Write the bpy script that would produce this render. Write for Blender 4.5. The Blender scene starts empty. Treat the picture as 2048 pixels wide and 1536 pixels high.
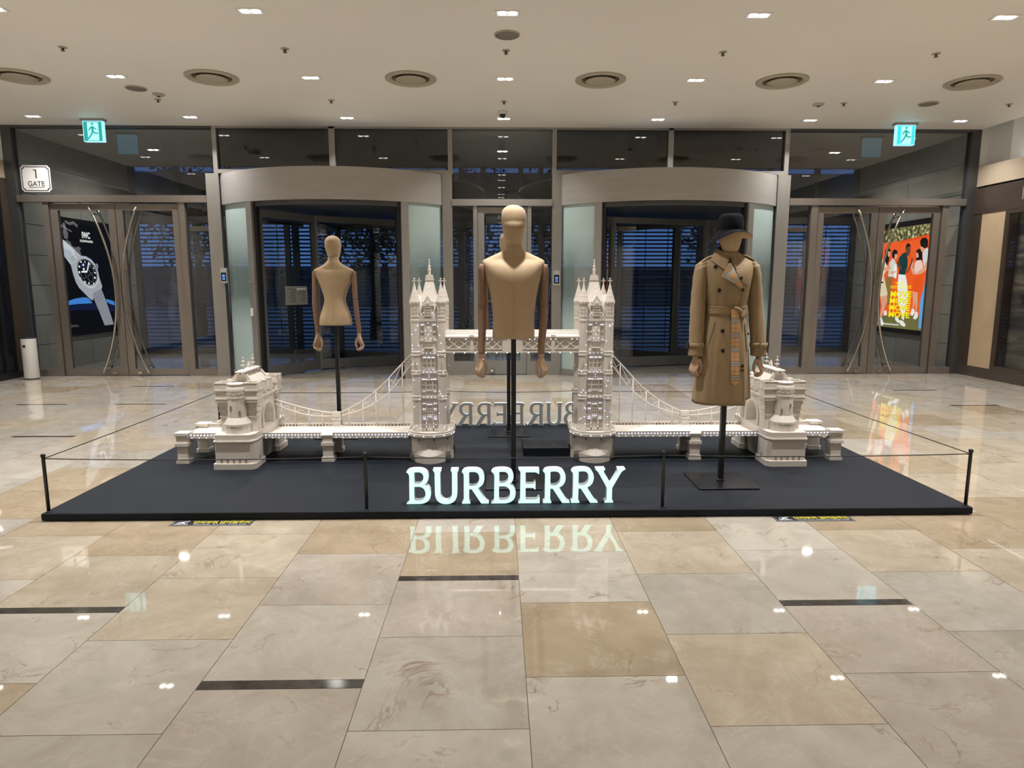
import bpy, bmesh, math, random
from mathutils import Vector, Matrix
from mathutils.geometry import tessellate_polygon
random.seed(7)
sc = bpy.context.scene
COL = sc.collection
R = math.radians
PI = math.pi

# ------------------------------------------------------------------ camera
cam_d = bpy.data.cameras.new('camera')
cam = bpy.data.objects.new('camera', cam_d)
COL.objects.link(cam)
cam.location = (0, 0, 1.45)
cam.rotation_euler = (R(90) - math.atan(198 / 1330), 0, R(-1.2))
cam_d.sensor_width = 36
cam_d.lens = 1330 / 2048 * 36
cam_d.clip_start = 0.05
cam_d.clip_end = 300
sc.camera = cam

# ------------------------------------------------------------------ world: blue dusk
w = bpy.data.worlds.new('dusk')
sc.world = w
w.use_nodes = True
nt = w.node_tree
nt.nodes.clear()
wo = nt.nodes.new('ShaderNodeOutputWorld')
wb = nt.nodes.new('ShaderNodeBackground')
wb.inputs[0].default_value = (0.050, 0.118, 0.310, 1)
wb.inputs[1].default_value = 1.45
nt.links.new(wb.outputs[0], wo.inputs[0])

sc.view_settings.view_transform = 'Standard'
sc.view_settings.look = 'None'
sc.view_settings.gamma = 1
sc.view_settings.use_curve_mapping = False
sc.view_settings.exposure = 0.11
sc.cycles.max_bounces = 7
sc.cycles.diffuse_bounces = 4
sc.cycles.use_adaptive_sampling = True
sc.cycles.adaptive_threshold = 0.06
sc.cycles.light_sampling_threshold = 0.03
sc.cycles.adaptive_min_samples = 16
sc.cycles.transparent_max_bounces = 20
sc.cycles.glossy_bounces = 4
sc.cycles.caustics_reflective = False
sc.cycles.caustics_refractive = False
sc.cycles.sample_clamp_indirect = 4.0
try:
    sc.cycles.use_denoising = True
    sc.cycles.use_light_tree = True
except Exception:
    pass

LAMP_W = 22.5          # power of each pair of ceiling downlights
LAMP_COL = (1.0, 0.975, 0.95)
H = 3.86               # ceiling height
XL, XR = -7.57, 7.60   # hall side walls
FY = 10.80             # glass facade plane
BY = 14.30             # outer facade plane

# ------------------------------------------------------------------ materials
MATS = {}
def lin(c):
    return tuple(((v / 255 + 0.055) / 1.055) ** 2.4 if v > 10.3 else v / 255 / 12.92 for v in c)

def mat(name, col, rough=0.5, metal=0.0, spec=0.5, emit=0.0, ecol=None, var=0.0, vscale=8.0, bump=0.0, bscale=60.0, stretch=None, sheen=0.0, coat=0.0):
    if name in MATS:
        return MATS[name]
    m = bpy.data.materials.new(name)
    m.use_nodes = True
    t = m.node_tree
    b = t.nodes['Principled BSDF']
    b.inputs['Base Color'].default_value = (*col, 1)
    b.inputs['Roughness'].default_value = rough
    b.inputs['Metallic'].default_value = metal
    b.inputs['Specular IOR Level'].default_value = spec
    if sheen:
        b.inputs['Sheen Weight'].default_value = sheen
    if coat:
        b.inputs['Coat Weight'].default_value = coat
    if emit:
        b.inputs['Emission Color'].default_value = (*(ecol or col), 1)
        b.inputs['Emission Strength'].default_value = emit
    if var or bump:
        tc = t.nodes.new('ShaderNodeTexCoord')
        vec = tc.outputs['Object']
        if stretch:
            mp = t.nodes.new('ShaderNodeMapping')
            mp.inputs['Scale'].default_value = stretch
            t.links.new(vec, mp.inputs[0])
            vec = mp.outputs[0]
    if var:
        n = t.nodes.new('ShaderNodeTexNoise')
        n.inputs['Scale'].default_value = vscale
        n.inputs['Detail'].default_value = 5
        t.links.new(vec, n.inputs['Vector'])
        r = t.nodes.new('ShaderNodeValToRGB')
        r.color_ramp.elements[0].position = 0.3
        r.color_ramp.elements[1].position = 0.7
        r.color_ramp.elements[0].color = (*[max(0, c * (1 - var)) for c in col], 1)
        r.color_ramp.elements[1].color = (*[min(1, c * (1 + var)) for c in col], 1)
        t.links.new(n.outputs[0], r.inputs[0])
        t.links.new(r.outputs[0], b.inputs['Base Color'])
    if bump:
        n2 = t.nodes.new('ShaderNodeTexNoise')
        n2.inputs['Scale'].default_value = bscale
        n2.inputs['Detail'].default_value = 3
        t.links.new(vec, n2.inputs['Vector'])
        bp = t.nodes.new('ShaderNodeBump')
        bp.inputs['Strength'].default_value = bump
        bp.inputs['Distance'].default_value = 0.01
        t.links.new(n2.outputs[0], bp.inputs['Height'])
        t.links.new(bp.outputs[0], b.inputs['Normal'])
    MATS[name] = m
    return m

def front_fresnel(t, fr):
    """reflect at the front face of a pane only; the rear face of the thin sheet just transmits"""
    g = t.nodes.new('ShaderNodeNewGeometry')
    inv = t.nodes.new('ShaderNodeMath'); inv.operation = 'SUBTRACT'; inv.inputs[0].default_value = 1.0
    t.links.new(g.outputs['Backfacing'], inv.inputs[1])
    mu = t.nodes.new('ShaderNodeMath'); mu.operation = 'MULTIPLY'
    t.links.new(fr.outputs[0], mu.inputs[0]); t.links.new(inv.outputs[0], mu.inputs[1])
    m2 = t.nodes.new('ShaderNodeMath'); m2.operation = 'MULTIPLY'; m2.use_clamp = True; m2.inputs[1].default_value = 1.7
    t.links.new(mu.outputs[0], m2.inputs[0])
    return m2.outputs[0]

def glass_mat(name, tint, refl=1.0, rough=0.0):
    m = bpy.data.materials.new(name)
    m.use_nodes = True
    t = m.node_tree
    t.nodes.clear()
    o = t.nodes.new('ShaderNodeOutputMaterial')
    tr = t.nodes.new('ShaderNodeBsdfTransparent')
    tr.inputs[0].default_value = (*tint, 1)
    gl = t.nodes.new('ShaderNodeBsdfGlossy')
    gl.inputs['Roughness'].default_value = rough
    gl.inputs[0].default_value = (refl, refl, refl, 1)
    fr = t.nodes.new('ShaderNodeFresnel')
    fr.inputs[0].default_value = 1.5
    mx = t.nodes.new('ShaderNodeMixShader')
    t.links.new(front_fresnel(t, fr), mx.inputs[0])
    t.links.new(tr.outputs[0], mx.inputs[1])
    t.links.new(gl.outputs[0], mx.inputs[2])
    t.links.new(mx.outputs[0], o.inputs[0])
    MATS[name] = m
    return m

def marble_mat(name, from_object):
    m = bpy.data.materials.new(name)
    m.use_nodes = True
    t = m.node_tree
    L = t.links.new
    b = t.nodes['Principled BSDF']
    geo = t.nodes.new('ShaderNodeNewGeometry')
    if from_object:
        oi = t.nodes.new('ShaderNodeObjectInfo')
        tint, rnd = oi.outputs['Color'], oi.outputs['Random']
    else:
        at = t.nodes.new('ShaderNodeAttribute')
        at.attribute_name = 'tint'
        tint, rnd = at.outputs['Color'], at.outputs['Alpha']
    mul = t.nodes.new('ShaderNodeMath'); mul.operation = 'MULTIPLY'; mul.inputs[1].default_value = 60
    L(rnd, mul.inputs[0])
    add = t.nodes.new('ShaderNodeVectorMath'); add.operation = 'ADD'
    L(geo.outputs['Position'], add.inputs[0]); L(mul.outputs[0], add.inputs[1])
    # clouds
    n1 = t.nodes.new('ShaderNodeTexNoise'); n1.inputs['Scale'].default_value = 3.2; n1.inputs['Detail'].default_value = 7; n1.inputs['Roughness'].default_value = 0.62; n1.inputs['Distortion'].default_value = 0.8
    L(add.outputs[0], n1.inputs['Vector'])
    r1 = t.nodes.new('ShaderNodeValToRGB')
    r1.color_ramp.elements[0].position = 0.32; r1.color_ramp.elements[0].color = (0.75, 0.725, 0.68, 1)
    r1.color_ramp.elements[1].position = 0.68; r1.color_ramp.elements[1].color = (0.97, 0.965, 0.96, 1)
    L(n1.outputs[0], r1.inputs[0])
    m1 = t.nodes.new('ShaderNodeMix'); m1.data_type = 'RGBA'; m1.blend_type = 'MULTIPLY'; m1.inputs[0].default_value = 1
    L(tint, m1.inputs[6]); L(r1.outputs[0], m1.inputs[7])
    # thin veins
    n2 = t.nodes.new('ShaderNodeTexNoise'); n2.inputs['Scale'].default_value = 1.7; n2.inputs['Detail'].default_value = 9; n2.inputs['Roughness'].default_value = 0.6; n2.inputs['Distortion'].default_value = 1.2
    L(add.outputs[0], n2.inputs['Vector'])
    r2 = t.nodes.new('ShaderNodeValToRGB')
    e = r2.color_ramp.elements
    e[0].position = 0.488; e[0].color = (0, 0, 0, 1)
    e[1].position = 0.512; e[1].color = (0, 0, 0, 1)
    k = e.new(0.50); k.color = (1, 1, 1, 1)
    L(n2.outputs[0], r2.inputs[0])
    n3 = t.nodes.new('ShaderNodeTexNoise'); n3.inputs['Scale'].default_value = 5; n3.inputs['Detail'].default_value = 2
    L(add.outputs[0], n3.inputs['Vector'])
    r3 = t.nodes.new('ShaderNodeValToRGB'); r3.color_ramp.elements[0].position = 0.5; r3.color_ramp.elements[1].position = 0.7
    L(n3.outputs[0], r3.inputs[0])
    mm = t.nodes.new('ShaderNodeMath'); mm.operation = 'MULTIPLY'
    L(r2.outputs[0], mm.inputs[0]); L(r3.outputs[0], mm.inputs[1])
    m5 = t.nodes.new('ShaderNodeMath'); m5.operation = 'MULTIPLY'; m5.inputs[1].default_value = 0.75
    L(mm.outputs[0], m5.inputs[0])
    m2 = t.nodes.new('ShaderNodeMix'); m2.data_type = 'RGBA'; m2.blend_type = 'MIX'
    L(m5.outputs[0], m2.inputs[0]); L(m1.outputs[2], m2.inputs[6])
    m2.inputs[7].default_value = (0.20, 0.12, 0.06, 1)
    # pale streaks
    n4 = t.nodes.new('ShaderNodeTexNoise'); n4.inputs['Scale'].default_value = 3.1; n4.inputs['Detail'].default_value = 9; n4.inputs['Roughness'].default_value = 0.65; n4.inputs['Distortion'].default_value = 0.6
    ad2 = t.nodes.new('ShaderNodeVectorMath'); ad2.operation = 'ADD'; ad2.inputs[1].default_value = (13, 5, 2)
    L(add.outputs[0], ad2.inputs[0]); L(ad2.outputs[0], n4.inputs['Vector'])
    r4 = t.nodes.new('ShaderNodeValToRGB')
    e = r4.color_ramp.elements
    e[0].position = 0.485; e[0].color = (0, 0, 0, 1)
    e[1].position = 0.515; e[1].color = (0, 0, 0, 1)
    k = e.new(0.50); k.color = (0.16, 0.16, 0.16, 1)
    L(n4.outputs[0], r4.inputs[0])
    m4 = t.nodes.new('ShaderNodeMix'); m4.data_type = 'RGBA'
    L(r4.outputs[0], m4.inputs[0]); L(m2.outputs[2], m4.inputs[6]); m4.inputs[7].default_value = (0.72, 0.66, 0.58, 1)
    L(m4.outputs[2], b.inputs['Base Color'])
    b.inputs['Roughness'].default_value = 0.028
    b.inputs['IOR'].default_value = 1.9
    b.inputs['Specular IOR Level'].default_value = 0.5
    MATS[name] = m
    return m

def stripes(name, base, axis_specs, rough=0.75):
    """woven check: list of (axis vector, period, [(pos, colour, alpha)...])"""
    m = bpy.data.materials.new(name)
    m.use_nodes = True
    t = m.node_tree
    L = t.links.new
    b = t.nodes['Principled BSDF']
    b.inputs['Roughness'].default_value = rough
    tc = t.nodes.new('ShaderNodeTexCoord')
    cur = None
    for ax, per, stops in axis_specs:
        d = t.nodes.new('ShaderNodeVectorMath'); d.operation = 'DOT_PRODUCT'; d.inputs[1].default_value = ax
        L(tc.outputs['Object'], d.inputs[0])
        dv = t.nodes.new('ShaderNodeMath'); dv.operation = 'DIVIDE'; dv.inputs[1].default_value = per
        L(d.outputs['Value'], dv.inputs[0])
        fr = t.nodes.new('ShaderNodeMath'); fr.operation = 'FRACT'
        L(dv.outputs[0], fr.inputs[0])
        r = t.nodes.new('ShaderNodeValToRGB')
        r.color_ramp.interpolation = 'CONSTANT'
        e = r.color_ramp.elements
        e[0].position = 0; e[0].color = (*stops[0][1], stops[0][2])
        e[1].position = stops[1][0]; e[1].color = (*stops[1][1], stops[1][2])
        for p, c, a in stops[2:]:
            k = e.new(p); k.color = (*c, a)
        L(fr.outputs[0], r.inputs[0])
        mx = t.nodes.new('ShaderNodeMix'); mx.data_type = 'RGBA'
        L(r.outputs[1], mx.inputs[0])
        if cur is None:
            mx.inputs[6].default_value = (*base, 1)
        else:
            L(cur, mx.inputs[6])
        L(r.outputs[0], mx.inputs[7])
        cur = mx.outputs[2]
    L(cur, b.inputs['Base Color'])
    MATS[name] = m
    return m

mat('ceiling_paint', (0.90, 0.87, 0.815), 0.55, var=0.02, vscale=0.6)
mat('cove_paint', (0.78, 0.78, 0.75), 0.6)
mat('steel', (0.33, 0.312, 0.288), 0.36, metal=0.5, var=0.06, vscale=3, stretch=(1, 1, 0.15))
mat('door_steel', (0.25, 0.218, 0.19), 0.36, metal=0.5, var=0.08, vscale=3, stretch=(1, 1, 0.2))
mat('canopy_steel', (0.40, 0.38, 0.355), 0.42, metal=0.3, spec=0.35, var=0.05, vscale=2, stretch=(1, 1, 6))
mat('chrome', (0.62, 0.57, 0.50), 0.16, metal=1.0)
mat('black_frame', (0.012, 0.012, 0.014), 0.4)
mat('dark_frame', (0.085, 0.085, 0.088), 0.4, metal=0.4)
mat('bronze', (0.13, 0.10, 0.078), 0.35, metal=0.55, var=0.08, vscale=2)
mat('stone_wall', (0.40, 0.40, 0.355), 0.5, var=0.07, vscale=2.5)
mat('joint', (0.05, 0.05, 0.045), 0.8)
mat('beige_stone', (0.56, 0.42, 0.27), 0.45, var=0.08, vscale=4)
mat('pale_stone', (0.70, 0.66, 0.60), 0.5, var=0.05, vscale=2)
mat('ledge_stone', (0.52, 0.42, 0.31), 0.5, var=0.06, vscale=3)
mat('black_gloss', (0.010, 0.010, 0.013), 0.06)
mat('plinth', (0.10, 0.085, 0.07), 0.4, metal=0.3)
mat('grout', (0.16, 0.14, 0.12), 0.7)
mat('strip_marble', (0.055, 0.048, 0.042), 0.1, var=0.5, vscale=14, spec=0.6)
mat('platform', (0.0085, 0.0115, 0.0175), 0.6, var=0.05, vscale=3, spec=0.22)
mat('black_paint', (0.012, 0.012, 0.013), 0.38)
mat('base_metal', (0.016, 0.016, 0.019), 0.25, metal=0.2)
mat('cream', (0.72, 0.665, 0.60), 0.62, var=0.035, vscale=25)
mat('hole_shade', (0.02, 0.02, 0.02), 0.9)  # near-black put in for the shade inside holes, slots and gaps
mat('led', (0.75, 0.82, 1.0), 0.5, emit=2.6, ecol=(0.68, 0.74, 1.0))
mat('letter_face', (0.10, 0.13, 0.13), 0.4, emit=1.65, ecol=(0.44, 0.90, 0.83))
mat('letter_side', (0.72, 0.76, 0.77), 0.35)
mat('letter_back', (0.40, 0.41, 0.43), 0.5)
mat('lens', (1, 1, 1), 0.4, emit=9.0, ecol=(1.0, 0.95, 0.88))
mat('lamp_white', (0.85, 0.84, 0.82), 0.5)
mat('diffuser', (0.44, 0.39, 0.30), 0.5)
mat('speaker_grey', (0.22, 0.20, 0.18), 0.6)
mat('brass_dark', (0.16, 0.11, 0.06), 0.4, metal=0.6)
mat('white_plastic', (0.72, 0.71, 0.68), 0.4)
mat('grey_plastic', (0.42, 0.41, 0.39), 0.4)
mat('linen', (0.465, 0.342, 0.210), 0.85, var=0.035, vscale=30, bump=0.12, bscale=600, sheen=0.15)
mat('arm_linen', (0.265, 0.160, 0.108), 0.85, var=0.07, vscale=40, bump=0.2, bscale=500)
mat('hand_wood', (0.49, 0.325, 0.215), 0.5, var=0.04, vscale=25)
mat('gabardine', (0.305, 0.213, 0.113), 0.72, var=0.05, vscale=9, bump=0.08, bscale=500, sheen=0.1)
mat('form_seam', (0.38, 0.275, 0.165), 0.85)
mat('wing_steel', (0.17, 0.17, 0.17), 0.35, metal=0.3)
mat('seam', (0.24, 0.155, 0.08), 0.8)
mat('horn', (0.035, 0.022, 0.014), 0.25, var=0.6, vscale=90)
mat('navy', (0.0035, 0.004, 0.008), 0.85, spec=0.2)
mat('cord', (0.012, 0.012, 0.012), 0.6)
mat('sign_white', (0.86, 0.84, 0.82), 0.4)
mat('sign_black', (0.03, 0.03, 0.03), 0.5)
mat('exit_teal', (0.02, 0.30, 0.27), 0.4, emit=0.75, ecol=(0.02, 0.42, 0.38))
mat('exit_pale', (0.5, 0.8, 0.95), 0.4, emit=0.95, ecol=(0.36, 0.80, 1.0))
mat('exit_cyan', (0.05, 0.6, 0.75), 0.4, emit=0.95, ecol=(0.04, 0.62, 0.70))
mat('exit_case', (0.32, 0.30, 0.28), 0.4)
mat('screen_blue', (0.03, 0.08, 0.2), 0.3, emit=0.9, ecol=(0.10, 0.25, 0.62))
mat('caution_black', (0.022, 0.024, 0.040), 0.35)
mat('caution_yellow', (0.72, 0.62, 0.02), 0.5)
mat('caution_white', (0.72, 0.72, 0.70), 0.5)
mat('notice', (0.30, 0.32, 0.31), 0.4)
mat('notice_ink', (0.06, 0.06, 0.06), 0.6)
mat('gold_letter', (0.50, 0.47, 0.42), 0.35, metal=0.5)
mat('cove_lamp', (1, 1, 1), 0.5, emit=6.0, ecol=(1.0, 0.97, 0.92))
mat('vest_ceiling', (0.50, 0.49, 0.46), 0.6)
mat('shutter', (0.07, 0.075, 0.085), 0.5, metal=0.3)
mat('leaf', (0.02, 0.04, 0.025), 0.7)
mat('bark', (0.03, 0.025, 0.02), 0.9)
mat('street', (0.25, 0.26, 0.27), 0.8, var=0.2, vscale=1)
mat('far_wall', (0.10, 0.12, 0.15), 0.8)
mat('far_window', (0.2, 0.3, 0.5), 0.4, emit=0.12, ecol=(0.35, 0.55, 1.0))
mat('knight', (0.8, 0.8, 0.78), 0.4, emit=1.0, ecol=(0.9, 0.92, 0.95))
glass_mat('glass', (0.89, 0.905, 0.905))
glass_mat('glass_dark', (0.60, 0.63, 0.65))
glass_mat('shop_glass', (0.80, 0.80, 0.80))
marble_mat('marble', True)
marble_mat('marble_far', False)

def frost_mat():
    m = bpy.data.materials.new('frosted_glass')
    m.use_nodes = True
    t = m.node_tree
    L = t.links.new
    t.nodes.clear()
    o = t.nodes.new('ShaderNodeOutputMaterial')
    geo = t.nodes.new('ShaderNodeNewGeometry')
    sp = t.nodes.new('ShaderNodeSeparateXYZ')
    L(geo.outputs['Position'], sp.inputs[0])
    mr = t.nodes.new('ShaderNodeMapRange')
    mr.inputs[1].default_value = 0; mr.inputs[2].default_value = 2.8
    L(sp.outputs[2], mr.inputs[0])
    r = t.nodes.new('ShaderNodeValToRGB')
    e = r.color_ramp.elements
    e[0].position = 0.0; e[0].color = (0.85,) * 3 + (1,)
    e[1].position = 1.0; e[1].color = (0.92,) * 3 + (1,)
    for p, v in ((0.30, 0.75), (0.47, 0.22), (0.60, 0.22), (0.80, 0.80)):
        k = e.new(p); k.color = (v, v, v, 1)
    L(mr.outputs[0], r.inputs[0])
    film = t.nodes.new('ShaderNodeBsdfPrincipled')
    film.inputs['Base Color'].default_value = (0.52, 0.66, 0.65, 1)
    film.inputs['Roughness'].default_value = 0.22
    clear = t.nodes.new('ShaderNodeBsdfTransparent'); clear.inputs[0].default_value = (0.7, 0.75, 0.75, 1)
    gl = t.nodes.new('ShaderNodeBsdfGlossy'); gl.inputs['Roughness'].default_value = 0.03
    fr = t.nodes.new('ShaderNodeFresnel'); fr.inputs[0].default_value = 1.5
    m1 = t.nodes.new('ShaderNodeMixShader')
    L(front_fresnel(t, fr), m1.inputs[0]); L(clear.outputs[0], m1.inputs[1]); L(gl.outputs[0], m1.inputs[2])
    m2 = t.nodes.new('ShaderNodeMixShader')
    L(r.outputs[0], m2.inputs[0]); L(m1.outputs[0], m2.inputs[1]); L(film.outputs[0], m2.inputs[2])
    L(m2.outputs[0], o.inputs[0])
    MATS['frosted_glass'] = m
frost_mat()

TAN = lin((200, 158, 112)); BLK = (0.02, 0.018, 0.018); WHT = (0.72, 0.68, 0.62); RED = (0.36, 0.06, 0.04)
bars = [(0, TAN, 0), (0.30, BLK, 0.9), (0.345, WHT, 0.9), (0.40, BLK, 0.9), (0.455, WHT, 0.9), (0.51, BLK, 0.9), (0.565, WHT, 0.9), (0.62, BLK, 0.9), (0.665, TAN, 0), (0.95, RED, 0.8), (0.975, TAN, 0)]
thin = [(0, TAN, 0), (0.49, RED, 0.8), (0.53, TAN, 0)]
stripes('check_tail', TAN, [((1, 0, 0), 0.052, thin), ((0, 0, 1), 0.097, bars)])
stripes('check_lapel', TAN, [((0.62, 0, -0.78), 0.062, bars), ((0.78, 0, 0.62), 0.062, bars)])
stripes('check_hat', TAN, [((0.9, 0.3, 0.4), 0.075, bars), ((0.3, 0.9, -0.2), 0.09, thin)])

# ------------------------------------------------------------------ geometry helpers
class MB:
    def __init__(s):
        s.v = []; s.f = []; s.sm = []
    def add(s, vs, fs, smooth=False):
        o = len(s.v)
        s.v += [tuple(p) for p in vs]
        s.f += [tuple(i + o for i in f) for f in fs]
        s.sm += [smooth] * len(fs)
        return s
    def box(s, x0, x1, y0, y1, z0, z1):
        return s.add([(x0, y0, z0), (x1, y0, z0), (x1, y1, z0), (x0, y1, z0), (x0, y0, z1), (x1, y0, z1), (x1, y1, z1), (x0, y1, z1)],
                     [(0, 3, 2, 1), (4, 5, 6, 7), (0, 1, 5, 4), (1, 2, 6, 5), (2, 3, 7, 6), (3, 0, 4, 7)])
    def cb(s, cx, cy, cz, sx, sy, sz):
        return s.box(cx - sx / 2, cx + sx / 2, cy - sy / 2, cy + sy / 2, cz - sz / 2, cz + sz / 2)
    def loft(s, rings, cap0=True, cap1=True, smooth=True, closed=True):
        n = len(rings[0]); vs = [p for r in rings for p in r]; fs = []
        for i in range(len(rings) - 1):
            for j in range(n if closed else n - 1):
                k = (j + 1) % n
                fs.append((i * n + j, i * n + k, (i + 1) * n + k, (i + 1) * n + j))
        s.add(vs, fs, smooth)
        o = len(s.v) - len(vs)
        if cap0:
            s.f.append(tuple(o + j for j in reversed(range(n)))); s.sm.append(False)
        if cap1:
            s.f.append(tuple(o + (len(rings) - 1) * n + j for j in range(n))); s.sm.append(False)
        return s
    def lathe(s, prof, cx=0, cy=0, n=16, smooth=True, ph=0.0, cap=True, sx=1, sy=1):
        rings = [[(cx + sx * r * math.cos(ph + 2 * PI * j / n), cy + sy * r * math.sin(ph + 2 * PI * j / n), z) for j in range(n)] for r, z in prof]
        return s.loft(rings, cap, cap, smooth)
    def prism(s, poly, z0, z1, axis='z', smooth=False):
        """poly CCW in plane; axis z: (x,y); axis y: (x,z) from y=z0 to z1; axis x: (y,z)"""
        def P(a, b, c):
            return {'z': (a, b, c), 'y': (a, c, b), 'x': (c, a, b)}[axis]
        n = len(poly)
        vs = [P(a, b, z0) for a, b in poly] + [P(a, b, z1) for a, b in poly]
        fs = [tuple(range(n)), tuple(reversed(range(n, 2 * n)))]
        fs += [(j, j + n, (j + 1) % n + n, (j + 1) % n) for j in range(n)]
        return s.add(vs, fs, smooth)
    def tube(s, pts, r, n=8, smooth=True, cap=True, flat=None):
        pts = [Vector(p) for p in pts]
        rr = r if isinstance(r, (list, tuple)) else [r] * len(pts)
        rings = []
        up = None
        for i, p in enumerate(pts):
            d = (pts[min(i + 1, len(pts) - 1)] - pts[max(i - 1, 0)]).normalized()
            if up is None:
                up = Vector((0, 0, 1)) if abs(d.z) < 0.9 else Vector((0, 1, 0))
            a = d.cross(up)
            if a.length < 1e-4:
                a = d.cross(Vector((1, 0, 0)))
            a.normalize()
            b = a.cross(d).normalized()
            up = b
            ra, rb = (rr[i], rr[i]) if not isinstance(rr[i], tuple) else rr[i]
            rings.append([p + a * ra * math.cos(2 * PI * j / n) + b * rb * math.sin(2 * PI * j / n) for j in range(n)])
        return s.loft(rings, cap, cap, smooth)
    def bar(s, p, q, wd, n=4):
        return s.tube([p, q], wd * 0.7, n=n, smooth=False)
    def octa(s, x, y, z, r):
        return s.add([(x + r, y, z), (x - r, y, z), (x, y + r, z), (x, y - r, z), (x, y, z + r), (x, y, z - r)],
                     [(0, 2, 4), (2, 1, 4), (1, 3, 4), (3, 0, 4), (2, 0, 5), (1, 2, 5), (3, 1, 5), (0, 3, 5)])
    def xf(s, fn):
        s.v = [fn(*p) for p in s.v]
        return s
    def mirror_x(s):
        m = MB(); m.v = [(-x, y, z) for x, y, z in s.v]; m.f = [tuple(reversed(f)) for f in s.f]; m.sm = list(s.sm)
        return m
    def mesh(s, name, material, fix=True):
        me = bpy.data.meshes.new(name)
        me.from_pydata(s.v, [], s.f)
        me.polygons.foreach_set('use_smooth', s.sm)
        if fix:
            bm = bmesh.new(); bm.from_mesh(me)
            bmesh.ops.recalc_face_normals(bm, faces=bm.faces[:])
            bm.to_mesh(me); bm.free()
        me.materials.append(MATS[material] if isinstance(material, str) else material)
        me.update()
        return me
    def build(s, name, material, parent=None, loc=(0, 0, 0), fix=True):
        return put(s.mesh(name, material, fix), name, parent, loc)

def put(me, name, parent=None, loc=(0, 0, 0), rz=0.0):
    o = bpy.data.objects.new(name, me)
    COL.objects.link(o)
    o.location = loc
    o.rotation_euler = (0, 0, rz)
    if parent is not None:
        o.parent = parent
    return o

def tag(o, label=None, cat=None, group=None, kind=None):
    if label: o['label'] = label
    if cat: o['category'] = cat
    if group: o['group'] = group
    if kind: o['kind'] = kind
    return o

def thing(name, label, cat, loc=(0, 0, 0), rz=0.0, group=None):
    o = bpy.data.objects.new(name, None)
    o.empty_display_size = 0.1
    COL.objects.link(o)
    o.location = loc
    o.rotation_euler = (0, 0, rz)
    return tag(o, label, cat, group)

def struct(name, label=None, loc=(0, 0, 0)):
    o = bpy.data.objects.new(name, None)
    COL.objects.link(o)
    o.location = loc
    return tag(o, label, None, None, 'structure')

def copy_tree(o, parent=None):
    c = o.copy(); COL.objects.link(c)
    c.parent = parent
    for ch in list(o.children):
        copy_tree(ch, c)
    return c

def ell(cx, cy, z, rx, ry, n=32, e=2.0):
    out = []
    for j in range(n):
        a = 2 * PI * j / n
        c, s_ = math.cos(a), math.sin(a)
        out.append((cx + rx * math.copysign(abs(c) ** (2 / e), c), cy + ry * math.copysign(abs(s_) ** (2 / e), s_), z))
    return out

def interp(rows, n):
    """smooth resample of rows of numbers (catmull-rom) keyed on index"""
    out = []
    m = len(rows)
    for i in range((m - 1) * n + 1):
        k, f = divmod(i, n); f /= n
        if k >= m - 1: k, f = m - 2, 1.0
        p = [rows[max(k - 1, 0)], rows[k], rows[k + 1], rows[min(k + 2, m - 1)]]
        out.append(tuple(0.5 * (2 * b + (c - a) * f + (2 * a - 5 * b + 4 * c - d) * f * f + (3 * b - a - 3 * c + d) * f ** 3) for a, b, c, d in zip(*p)))
    return out

def path(d):
    """tiny svg path -> list of polygons"""
    tk = d.replace(',', ' ').split(); i = 0; polys = []; cur = []; cp = (0, 0); cmd = None
    while i < len(tk):
        if tk[i] in 'MLCZ':
            cmd = tk[i]; i += 1
        if cmd == 'Z':
            polys.append(cur); cur = []; continue
        if cmd in 'ML':
            if cmd == 'M' and cur: polys.append(cur); cur = []
            cp = (float(tk[i]), float(tk[i + 1])); i += 2; cur.append(cp)
            if cmd == 'M': cmd = 'L'
        elif cmd == 'C':
            a, b, c, d_, e, f = (float(t) for t in tk[i:i + 6]); i += 6
            for k in range(1, 9):
                u = k / 8; q = 1 - u
                cur.append((q ** 3 * cp[0] + 3 * q * q * u * a + 3 * q * u * u * c + u ** 3 * e, q ** 3 * cp[1] + 3 * q * q * u * b + 3 * q * u * u * d_ + u ** 3 * f))
            cp = (e, f)
    if cur: polys.append(cur)
    return polys

def flat_mesh(name, polys, depth, mats):
    """2D polygons (first outer, others holes or islands) -> extruded mesh in the XZ plane, front towards -Y"""
    h = depth / 2
    polys = [[p for k, p in enumerate(q) if k == 0 or (abs(p[0] - q[k - 1][0]) + abs(p[1] - q[k - 1][1]) > 1e-7)] for q in polys]
    polys = [q[:-1] if abs(q[0][0] - q[-1][0]) + abs(q[0][1] - q[-1][1]) < 1e-7 else q for q in polys]
    tris = tessellate_polygon([[Vector((x, z, 0)) for x, z in q] for q in polys])
    pts = [p for q in polys for p in q]
    n = len(pts)
    vs = [(x, -h, z) for x, z in pts] + [(x, h, z) for x, z in pts]
    fs = []
    for t_ in tris:
        a, b, c = (Vector(pts[i]) for i in t_)
        t_ = tuple(t_) if (b - a).cross(c - a) > 0 else tuple(reversed(t_))
        fs.append(t_); fs.append(tuple(i + n for i in reversed(t_)))
    o = 0
    for q in polys:
        m = len(q)
        for k in range(m):
            i, j = o + k, o + (k + 1) % m
            fs.append((i, i + n, j + n, j))
        o += m
    me = bpy.data.meshes.new(name)
    me.from_pydata(vs, [], fs)
    bm = bmesh.new(); bm.from_mesh(me)
    bmesh.ops.recalc_face_normals(bm, faces=bm.faces[:])
    bm.to_mesh(me); bm.free()
    for m in mats: me.materials.append(MATS[m])
    me.update()
    return me

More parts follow.
